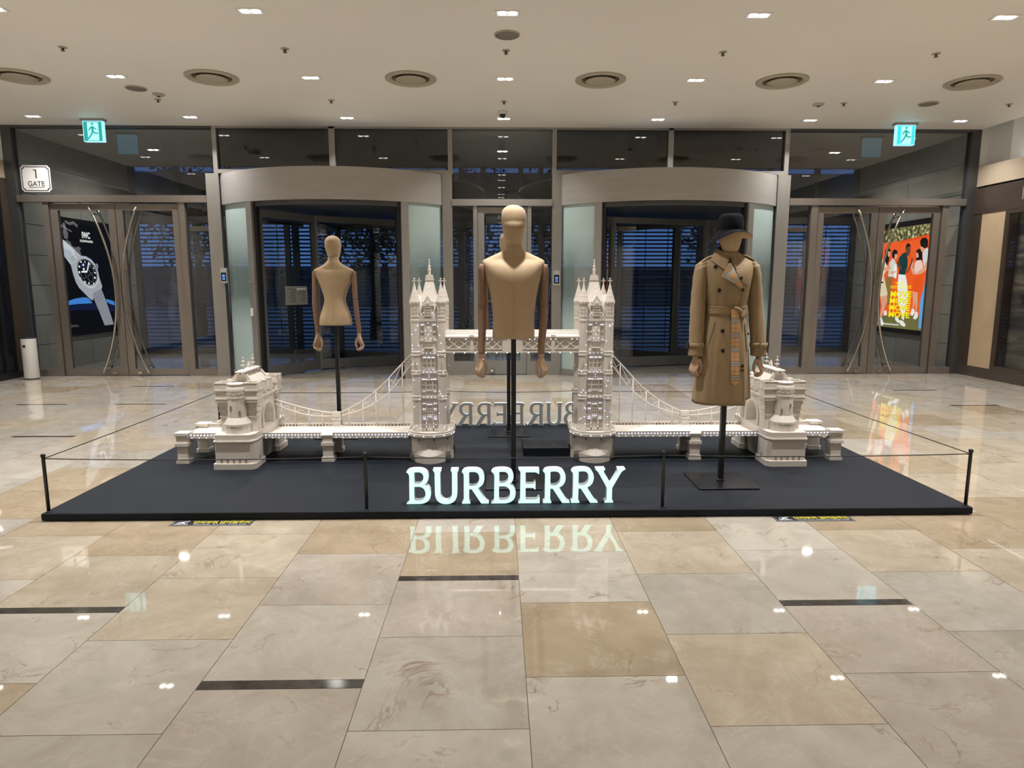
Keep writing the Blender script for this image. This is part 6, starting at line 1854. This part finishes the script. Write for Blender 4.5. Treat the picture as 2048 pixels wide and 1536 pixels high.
WATCH = [(1,'glow',[(0.174,0.616),(0.356,0.656),(0.602,0.678),(0.751,0.671),(0.821,0.631),(0.889,0.567),(0.734,0.563),(0.438,0.564),(0.176,0.549)]),(1,'glow',[(1.33,0.636),(1.494,0.608),(1.618,0.572),(1.616,0.498),(1.455,0.536),(1.335,0.579)]),(1,'deep',[(0.176,0.549),(0.438,0.564),(0.889,0.567),(1.616,0.498),(1.609,0.382),(0.922,0.441),(0.42,0.452),(0.17,0.439)]),(2,'wstrap',[(0.069,1.761),(0.187,1.691),(0.436,1.561),(0.679,1.416),(0.546,1.269),(0.386,1.235),(0.343,1.263),(0.182,1.41),(0.015,1.552)]),(2,'wstrap2',[(0.892,0.754),(1.195,0.83),(1.239,0.766),(1.345,0.555),(1.514,0.138),(1.21,0.132),(1.075,0.403),(0.951,0.628)]),(3,'wcase',[(0.358,1.249),(0.455,1.296),(0.562,1.374),(0.68,1.424),(0.804,1.422),(0.962,1.374),(1.102,1.271),(1.155,1.131),(1.173,1.036),(1.243,0.878),(1.216,0.83),(1.083,0.799),(0.917,0.746),(0.929,0.66),(0.896,0.614),(0.801,0.662),(0.664,0.757),(0.53,0.849),(0.45,0.954),(0.399,1.087)]),(4,'wedge',[(0.515,1.253),(0.58,1.33),(0.674,1.386),(0.813,1.399),(0.98,1.329),(1.092,1.208),(1.151,1.068),(1.139,0.957),(1.042,0.878),(0.93,0.832),(0.804,0.848),(0.64,0.924),(0.534,1.029),(0.492,1.148)]),(5,'dial',[(1.072,1.214),(1.105,1.15),(1.118,1.084),(1.109,1.022),(1.079,0.967),(1.03,0.925),(0.967,0.898),(0.893,0.887),(0.815,0.893),(0.737,0.916),(0.666,0.953),(0.604,1.002),(0.557,1.059),(0.528,1.121),(0.517,1.184),(0.525,1.243),(0.553,1.295),(0.598,1.337),(0.657,1.365),(0.728,1.379),(0.805,1.375),(0.883,1.356),(0.957,1.321),(1.022,1.272)]),(4,'wcrown',[(1.07,1.27),(1.121,1.305),(1.17,1.28),(1.167,1.21),(1.117,1.193),(1.079,1.207)]),(6,'sub',[(1.013,1.197),(1.021,1.179),(1.023,1.162),(1.019,1.145),(1.009,1.131),(0.995,1.119),(0.977,1.112),(0.957,1.109),(0.935,1.11),(0.914,1.116),(0.894,1.127),(0.878,1.14),(0.865,1.156),(0.858,1.173),(0.856,1.19),(0.86,1.207),(0.869,1.221),(0.883,1.233),(0.901,1.24),(0.921,1.243),(0.942,1.242),(0.964,1.236),(0.984,1.226),(1.0,1.213)]),(7,'dial',[(1.001,1.193),(1.007,1.178),(1.009,1.163),(1.006,1.149),(0.999,1.136),(0.987,1.127),(0.972,1.12),(0.955,1.118),(0.937,1.119),(0.919,1.125),(0.902,1.134),(0.888,1.145),(0.877,1.159),(0.871,1.174),(0.869,1.189),(0.872,1.203),(0.879,1.216),(0.891,1.225),(0.905,1.232),(0.922,1.234),(0.941,1.233),(0.959,1.228),(0.975,1.219),(0.99,1.207)]),(6,'sub',[(0.987,1.048),(0.994,1.03),(0.996,1.011),(0.99,0.993),(0.979,0.978),(0.963,0.966),(0.943,0.958),(0.92,0.955),(0.896,0.956),(0.872,0.962),(0.851,0.973),(0.833,0.987),(0.82,1.003),(0.812,1.022),(0.811,1.04),(0.816,1.057),(0.827,1.073),(0.843,1.085),(0.863,1.093),(0.886,1.096),(0.91,1.095),(0.933,1.089),(0.955,1.079),(0.973,1.065)]),(7,'dial',[(0.974,1.045),(0.981,1.029),(0.982,1.012),(0.978,0.997),(0.969,0.984),(0.955,0.973),(0.938,0.966),(0.918,0.964),(0.897,0.965),(0.877,0.971),(0.859,0.98),(0.843,0.992),(0.832,1.007),(0.825,1.023),(0.824,1.039),(0.828,1.054),(0.837,1.067),(0.851,1.077),(0.868,1.084),(0.887,1.087),(0.908,1.086),(0.928,1.081),(0.947,1.072),(0.963,1.059)]),(6,'sub',[(0.764,1.093),(0.77,1.078),(0.771,1.062),(0.767,1.046),(0.758,1.033),(0.744,1.023),(0.726,1.016),(0.707,1.013),(0.686,1.014),(0.666,1.019),(0.648,1.028),(0.633,1.04),(0.622,1.054),(0.616,1.07),(0.615,1.086),(0.619,1.101),(0.628,1.114),(0.642,1.124),(0.659,1.131),(0.679,1.134),(0.699,1.133),(0.719,1.128),(0.737,1.12),(0.753,1.108)]),(7,'dial',[(0.752,1.09),(0.758,1.077),(0.759,1.063),(0.755,1.05),(0.747,1.039),(0.736,1.03),(0.721,1.024),(0.705,1.021),(0.688,1.023),(0.671,1.027),(0.656,1.035),(0.643,1.045),(0.634,1.057),(0.628,1.071),(0.627,1.084),(0.631,1.097),(0.638,1.108),(0.65,1.117),(0.664,1.123),(0.68,1.126),(0.697,1.125),(0.714,1.12),(0.73,1.113),(0.743,1.102)]),(6,'dialblue',[(0.822,1.272),(0.83,1.253),(0.83,1.233),(0.824,1.213),(0.811,1.196),(0.792,1.183),(0.768,1.173),(0.742,1.169),(0.715,1.169),(0.689,1.175),(0.665,1.185),(0.646,1.2),(0.632,1.217),(0.624,1.236),(0.624,1.256),(0.63,1.275),(0.643,1.292),(0.662,1.305),(0.685,1.315),(0.711,1.32),(0.738,1.319),(0.764,1.314),(0.788,1.304),(0.808,1.289)]),(7,'white',[(0.737,1.263),(0.735,1.257),(0.732,1.252),(0.727,1.248),(0.721,1.244),(0.715,1.242),(0.708,1.241),(0.702,1.241),(0.696,1.243),(0.692,1.247),(0.688,1.251),(0.687,1.256),(0.687,1.261),(0.688,1.267),(0.692,1.272),(0.696,1.277),(0.702,1.28),(0.708,1.283),(0.715,1.283),(0.721,1.283),(0.727,1.281),(0.732,1.278),(0.735,1.273),(0.737,1.268)]),(7,'white',[(0.742,1.187),(0.741,1.182),(0.737,1.176),(0.732,1.172),(0.726,1.168),(0.719,1.166),(0.712,1.165),(0.705,1.166),(0.698,1.168),(0.693,1.171),(0.689,1.175),(0.688,1.18),(0.687,1.186),(0.689,1.191),(0.693,1.197),(0.698,1.201),(0.704,1.205),(0.711,1.207),(0.718,1.208),(0.725,1.207),(0.731,1.205),(0.737,1.202),(0.74,1.198),(0.742,1.193)]),(8,'white',[(0.872,1.322),(0.899,1.303),(0.843,1.186),(0.812,1.132),(0.793,1.142),(0.825,1.217)]),(8,'white',[(0.638,1.151),(0.776,1.16),(0.819,1.143),(0.801,1.124),(0.646,1.124)]),(8,'white',[(0.672,1.321),(0.673,1.307),(0.661,1.297),(0.643,1.298),(0.629,1.308),(0.628,1.323),(0.64,1.332),(0.658,1.331)]),(8,'white',[(0.78,1.321),(0.786,1.305),(0.783,1.297),(0.773,1.301),(0.761,1.316),(0.754,1.332),(0.757,1.34),(0.768,1.336)]),(8,'white',[(0.923,1.284),(0.928,1.269),(0.923,1.261),(0.911,1.264),(0.899,1.277),(0.894,1.292),(0.899,1.3),(0.912,1.296)]),(8,'white',[(0.609,1.235),(0.612,1.218),(0.6,1.208),(0.582,1.21),(0.568,1.222),(0.565,1.239),(0.577,1.249),(0.595,1.247)]),(8,'white',[(0.603,1.135),(0.604,1.119),(0.589,1.109),(0.567,1.109),(0.552,1.12),(0.552,1.136),(0.567,1.147),(0.588,1.146)]),(8,'white',[(0.607,1.026),(0.608,1.016),(0.6,1.01),(0.588,1.011),(0.579,1.019),(0.578,1.028),(0.586,1.035),(0.598,1.034)]),(8,'white',[(0.738,0.961),(0.74,0.945),(0.726,0.934),(0.706,0.936),(0.69,0.949),(0.689,0.965),(0.702,0.976),(0.722,0.974)]),(8,'white',[(0.851,0.938),(0.854,0.922),(0.843,0.913),(0.826,0.915),(0.813,0.927),(0.81,0.943),(0.82,0.952),(0.838,0.95)]),(8,'white',[(0.996,0.933),(0.997,0.92),(0.986,0.911),(0.969,0.912),(0.956,0.923),(0.955,0.937),(0.966,0.945),(0.983,0.944)]),(8,'white',[(1.054,1.041),(1.055,1.025),(1.041,1.015),(1.02,1.016),(1.004,1.028),(1.003,1.044),(1.017,1.055),(1.038,1.053)]),(8,'white',[(1.073,1.132),(1.072,1.12),(1.057,1.111),(1.036,1.111),(1.023,1.119),(1.024,1.131),(1.04,1.14),(1.06,1.14)]),(8,'white',[(1.028,1.21),(1.03,1.199),(1.022,1.192),(1.009,1.193),(0.998,1.202),(0.997,1.213),(1.005,1.22),(1.018,1.219)]),(6,'white',[(1.046,1.214),(1.062,1.215),(1.06,1.202),(1.044,1.202)]),(6,'white',[(1.067,1.178),(1.083,1.178),(1.081,1.166),(1.065,1.165)]),(6,'white',[(1.081,1.141),(1.097,1.141),(1.095,1.129),(1.079,1.128)]),(6,'white',[(1.088,1.104),(1.104,1.104),(1.102,1.091),(1.086,1.091)]),(6,'white',[(1.089,1.067),(1.105,1.067),(1.103,1.055),(1.087,1.055)]),(6,'white',[(1.082,1.033),(1.098,1.033),(1.096,1.02),(1.08,1.02)]),(6,'white',[(1.068,1.001),(1.083,1.001),(1.082,0.989),(1.066,0.988)]),(6,'white',[(1.047,0.973),(1.063,0.973),(1.061,0.96),(1.045,0.96)]),(6,'white',[(1.02,0.949),(1.036,0.949),(1.034,0.936),(1.018,0.936)]),(6,'white',[(0.988,0.93),(1.004,0.93),(1.002,0.918),(0.986,0.918)]),(6,'white',[(0.952,0.916),(0.967,0.916),(0.965,0.904),(0.95,0.904)]),(6,'white',[(0.912,0.909),(0.927,0.909),(0.925,0.896),(0.91,0.896)]),(6,'white',[(0.869,0.906),(0.885,0.906),(0.883,0.894),(0.867,0.894)]),(6,'white',[(0.826,0.91),(0.841,0.91),(0.839,0.898),(0.824,0.898)]),(6,'white',[(0.782,0.92),(0.797,0.92),(0.795,0.907),(0.78,0.907)]),(6,'white',[(0.738,0.934),(0.754,0.934),(0.752,0.922),(0.737,0.922)]),(6,'white',[(0.697,0.954),(0.712,0.954),(0.71,0.942),(0.695,0.942)]),(6,'white',[(0.659,0.978),(0.674,0.978),(0.672,0.966),(0.657,0.966)]),(6,'white',[(0.624,1.006),(0.639,1.006),(0.637,0.994),(0.622,0.994)]),(6,'white',[(0.594,1.037),(0.609,1.037),(0.607,1.025),(0.592,1.025)]),(6,'white',[(0.569,1.071),(0.584,1.071),(0.582,1.059),(0.567,1.059)]),(6,'white',[(0.55,1.106),(0.565,1.106),(0.563,1.094),(0.548,1.094)]),(6,'white',[(0.537,1.141),(0.552,1.142),(0.55,1.129),(0.535,1.129)]),(6,'white',[(0.531,1.177),(0.545,1.177),(0.543,1.165),(0.529,1.165)]),(6,'white',[(0.531,1.211),(0.545,1.212),(0.543,1.2),(0.529,1.199)]),(6,'white',[(0.537,1.244),(0.552,1.245),(0.55,1.233),(0.536,1.232)]),(6,'white',[(0.55,1.275),(0.565,1.275),(0.563,1.263),(0.549,1.263)]),(6,'white',[(0.57,1.302),(0.584,1.303),(0.582,1.291),(0.568,1.29)]),(6,'white',[(0.594,1.326),(0.609,1.326),(0.607,1.314),(0.592,1.314)]),(6,'white',[(0.624,1.345),(0.639,1.345),(0.637,1.333),(0.622,1.333)]),(6,'white',[(0.659,1.359),(0.674,1.36),(0.672,1.348),(0.657,1.347)]),(6,'white',[(0.697,1.368),(0.712,1.369),(0.71,1.357),(0.695,1.356)]),(6,'white',[(0.738,1.372),(0.753,1.372),(0.751,1.36),(0.736,1.36)]),(6,'white',[(0.781,1.37),(0.796,1.37),(0.794,1.358),(0.779,1.358)]),(6,'white',[(0.825,1.362),(0.84,1.363),(0.838,1.35),(0.823,1.35)]),(6,'white',[(0.868,1.349),(0.883,1.349),(0.882,1.337),(0.866,1.337)]),(6,'white',[(0.91,1.33),(0.926,1.331),(0.924,1.319),(0.908,1.318)]),(6,'white',[(0.95,1.307),(0.966,1.308),(0.964,1.295),(0.948,1.295)]),(6,'white',[(0.987,1.279),(1.002,1.28),(1.0,1.268),(0.985,1.267)]),(6,'white',[(1.019,1.248),(1.035,1.249),(1.033,1.236),(1.017,1.236)]),(4,'wline',[(0.346,1.358),(0.55,1.448),(0.553,1.441),(0.35,1.351)]),(4,'wline',[(0.384,1.328),(0.588,1.417),(0.592,1.41),(0.387,1.32)]),(4,'wline',[(0.965,0.636),(1.21,0.75),(1.214,0.742),(0.969,0.628)]),(4,'wline',[(0.999,0.567),(1.232,0.683),(1.236,0.675),(1.003,0.559)]),(2,'wline',[(0.173,0.198),(0.381,0.195),(0.38,0.186),(0.171,0.19)]),(2,'wline',[(0.17,0.178),(0.426,0.171),(0.424,0.162),(0.168,0.169)]),(2,'wline',[(0.166,0.154),(0.221,0.16),(0.219,0.151),(0.165,0.145)])]
ORANGE = [(1,'leafy',[(0.104,1.967),(1.627,1.957),(1.665,1.69),(1.565,1.766),(0.807,1.724),(0.364,1.698),(0.152,1.632)]),(2,'orange',[(0.112,1.714),(0.363,1.706),(0.808,1.719),(1.651,1.785),(1.696,1.324),(1.727,0.329),(0.266,0.243)]),(3,'orange2',[(0.808,1.719),(1.651,1.785),(1.653,1.743),(0.814,1.679)]),(3,'grass',[(0.231,0.29),(0.616,0.323),(1.584,0.373),(1.655,0.116),(0.26,0.089)]),(4,'jean',[(0.176,0.675),(0.263,0.661),(0.316,0.486),(0.273,0.292),(0.217,0.289)]),(5,'hair',[(0.324,1.498),(0.332,1.576),(0.417,1.61),(0.502,1.582),(0.521,1.505),(0.489,1.429),(0.47,1.337),(0.438,1.275),(0.354,1.294),(0.315,1.389)]),(6,'skin',[(0.426,1.548),(0.501,1.536),(0.511,1.467),(0.478,1.432),(0.437,1.454)]),(6,'dress',[(0.263,1.407),(0.342,1.372),(0.417,1.292),(0.47,1.243),(0.402,1.151),(0.342,1.09),(0.523,0.744),(0.521,0.697),(0.234,0.668),(0.199,0.708),(0.222,0.948),(0.249,1.154),(0.254,1.312)]),(7,'skin',[(0.251,1.233),(0.429,1.244),(0.548,1.265),(0.581,1.217),(0.468,1.166),(0.286,1.185)]),(7,'black',[(0.205,0.964),(0.354,0.963),(0.358,0.935),(0.21,0.935)]),(6,'skin',[(0.289,0.677),(0.513,0.697),(0.54,0.587),(0.462,0.443),(0.39,0.265),(0.319,0.27),(0.372,0.488),(0.331,0.582)]),(7,'white',[(0.297,0.268),(0.391,0.262),(0.475,0.158),(0.455,0.109),(0.298,0.123)]),(4,'hair',[(0.565,1.456),(0.573,1.548),(0.649,1.575),(0.731,1.54),(0.745,1.479),(0.69,1.466),(0.675,1.391),(0.607,1.409)]),(5,'skin',[(0.662,1.483),(0.729,1.483),(0.744,1.419),(0.703,1.378),(0.653,1.399)]),(4,'shirt',[(0.505,1.32),(0.593,1.409),(0.679,1.36),(0.732,1.267),(0.747,1.16),(0.723,1.053),(0.497,1.056),(0.502,1.212)]),(5,'plaid',[(0.441,1.065),(0.644,1.054),(0.649,0.838),(0.654,0.528),(0.535,0.508),(0.447,0.837)]),(6,'white',[(0.683,1.299),(0.746,1.297),(0.775,1.144),(0.767,1.022),(0.694,1.038),(0.658,1.146)]),(6,'skin',[(0.529,1.149),(0.732,1.176),(0.768,1.144),(0.638,1.101)]),(5,'white',[(0.441,0.395),(0.535,0.414),(0.562,0.32),(0.467,0.308)]),(8,'skin2',[(1.003,1.586),(1.074,1.604),(1.14,1.564),(1.139,1.491),(1.1,1.419),(1.043,1.443),(1.008,1.512)]),(9,'black',[(0.993,1.586),(0.995,1.638),(1.053,1.664),(1.117,1.638),(1.145,1.578),(1.074,1.604),(1.025,1.57),(1.016,1.526),(0.999,1.542)]),(8,'green',[(0.814,1.416),(0.917,1.486),(1.014,1.504),(1.049,1.436),(1.086,1.346),(1.091,1.227),(1.052,1.154),(1.045,1.087),(0.846,1.1),(0.84,1.234),(0.789,1.356)]),(9,'skin2',[(0.738,1.312),(0.793,1.379),(0.835,1.355),(0.833,1.279),(0.904,1.232),(0.907,1.172),(0.845,1.196),(0.773,1.251)]),(9,'skin2',[(1.067,1.139),(1.131,1.204),(1.196,1.342),(1.179,1.379),(1.213,1.392),(1.245,1.355),(1.217,1.282),(1.149,1.167),(1.096,1.108)]),(8,'white',[(0.833,1.101),(1.05,1.087),(1.122,0.93),(1.172,0.751),(1.153,0.542),(1.12,0.255),(1.055,0.267),(0.995,0.416),(0.9,0.55),(0.837,0.839)]),(9,'white',[(0.829,0.317),(0.92,0.321),(0.986,0.217),(0.952,0.185),(0.853,0.241)]),(10,'white',[(0.981,0.248),(1.097,0.238),(1.187,0.168),(1.163,0.129),(1.046,0.152),(0.974,0.209)]),(5,'hair',[(1.308,1.511),(1.369,1.544),(1.451,1.533),(1.494,1.445),(1.51,1.33),(1.452,1.29),(1.352,1.336),(1.301,1.396)]),(6,'skin',[(1.307,1.483),(1.367,1.473),(1.4,1.406),(1.369,1.382),(1.315,1.395)]),(6,'pink',[(1.299,1.294),(1.352,1.336),(1.467,1.346),(1.521,1.287),(1.564,1.143),(1.502,1.102),(1.387,1.089),(1.296,1.149)]),(7,'skin',[(1.238,1.135),(1.189,1.225),(1.221,1.341),(1.261,1.31),(1.252,1.208),(1.332,1.148),(1.387,1.089),(1.293,1.083)]),(7,'skirt',[(1.33,1.075),(1.516,1.08),(1.569,0.986),(1.526,0.77),(1.385,0.776),(1.285,0.812),(1.302,0.944)]),(6,'skin',[(1.3,0.79),(1.457,0.769),(1.473,0.624),(1.486,0.406),(1.458,0.404),(1.405,0.608),(1.385,0.446),(1.348,0.452),(1.341,0.621)]),(7,'white',[(1.333,0.473),(1.407,0.461),(1.434,0.403),(1.364,0.341),(1.296,0.361)]),(8,'white',[(1.455,0.419),(1.508,0.414),(1.531,0.335),(1.468,0.28),(1.387,0.298)]),(8,'hair',[(1.396,1.679),(1.446,1.725),(1.559,1.732),(1.622,1.678),(1.634,1.565),(1.552,1.542),(1.459,1.561),(1.416,1.621)]),(9,'skin',[(1.421,1.584),(1.516,1.558),(1.536,1.5),(1.457,1.49)]),(8,'shirt',[(1.496,1.459),(1.553,1.535),(1.642,1.544),(1.662,1.325),(1.66,1.184),(1.577,1.214),(1.526,1.33)]),(9,'skin',[(1.405,1.132),(1.577,1.214),(1.631,1.312),(1.67,1.268),(1.642,1.156),(1.503,1.094),(1.414,1.096)]),(8,'jeanlight',[(1.636,0.886),(1.657,1.127),(1.672,1.099),(1.672,0.557),(1.666,0.124),(1.573,0.125),(1.547,0.626)])]
def poster(name, label, loc, rz, wd, ht, scr, shapes, base):
    t = thing(name, label, 'poster', loc, rz)
    MB().box(0, wd, -0.03, 0, 0, ht).build('light_box', 'black_frame', t)
    MB().box(scr[0], scr[1], -0.033, -0.0305, scr[2], scr[3]).build('screen', base, t)
    lay = {}
    for l, c, p in shapes: lay.setdefault((l, c), []).append(p)
    for (l, c), ps in sorted(lay.items()):
        b = MB()
        me = None
        for p in ps:
            p = [(min(max(x, scr[0]), scr[1]), min(max(z, scr[2]), scr[3])) for x, z in p]
            q = flat_mesh('printed_shape', [p], 0.0004, [c])
            o0 = len(b.v)
            b.add([tuple(v.co) for v in q.vertices], [tuple(f.vertices) for f in q.polygons])
            bpy.data.meshes.remove(q)
        b.build('printed_' + {'wstrap': 'strap', 'wstrap2': 'strap', 'wcase': 'watch_case', 'wedge': 'bezel', 'wcrown': 'crown'}.get(c, 'shape'), c, t, (0, -0.0335 - l * 0.0005, 0), fix=True)
    return t
pw_ = poster('watch_poster', 'black light-box poster of a white wristwatch on the left vestibule wall', (XL + 0.001, 11.72, 0.55), R(90), 1.90, 2.07, (0.05, 1.85, 0.095, 1.985), WATCH, 'screen_black')
o = put(text_mesh('print', 'IWC', 0.155, 0.001, 'white', 1.0, sx=0.8, bold=0.004), 'printed_name', pw_, (0.875, -0.036, 1.745))
o = put(text_mesh('print', 'SCHAFFHAUSEN', 0.056, 0.001, 'white', 1.05, sx=0.9, bold=0.001), 'printed_name', pw_, (0.875, -0.036, 1.672))
po_ = poster('orange_poster', 'bright light-box poster of people before an orange wall reading MOVE', (XR - 0.001, 13.40, 0.55), R(-90), 1.82, 2.07, (0.085, 1.745, 0.088, 1.968), ORANGE, 'grass')
for k, ((x0, z0), (x1, z1)) in enumerate((((0.624, 0.682), (1.288, 0.785)), ((0.618, 0.556), (1.277, 0.660)), ((0.615, 0.428), (1.279, 0.532)), ((0.615, 0.298), (1.282, 0.402)))):
    me = text_mesh('print', 'MOVE', 0.145, 0.0006, 'yellow', 1.0, 'LEFT', bold=0.006)
    w_ = max(v.co.x for v in me.vertices)
    me.transform(Matrix.Diagonal(((x1 - x0) / w_, 1, (z1 - z0) / 0.104, 1)))
    put(me, 'printed_move', po_, (x0, -0.0402 - 0.0005, z0))
b = MB()
rg2 = random.Random(9)
for row, (xa, xb, z0, z1) in enumerate(((0.77, 1.09, 0.918, 0.955), (0.61, 1.27, 0.838, 0.886))):
    x = xa
    while x < xb:
        wd = rg2.uniform(0.02, 0.04)
        b.box(x, x + wd, -0.0410, -0.0402, z0, z0 + 0.010); b.box(x, x + 0.008, -0.0410, -0.0402, z0, z1); b.box(x, x + wd, -0.0410, -0.0402, z1 - 0.010, z1)
        x += wd + 0.012
b.build('printed_caption', 'yellow', po_)
b = MB(); x = 0.27
while x < 0.98:
    wd = rg2.uniform(0.015, 0.03); b.box(x, x + wd, -0.0410, -0.0402, 0.14, 0.165); x += wd + 0.010
b.build('printed_caption', 'white', po_)

# small glowing things need not be light-sampled one by one
for m in bpy.data.materials:
    if m.name not in ('letter_face', 'cove_lamp'):
        m.cycles.emission_sampling = 'NONE'
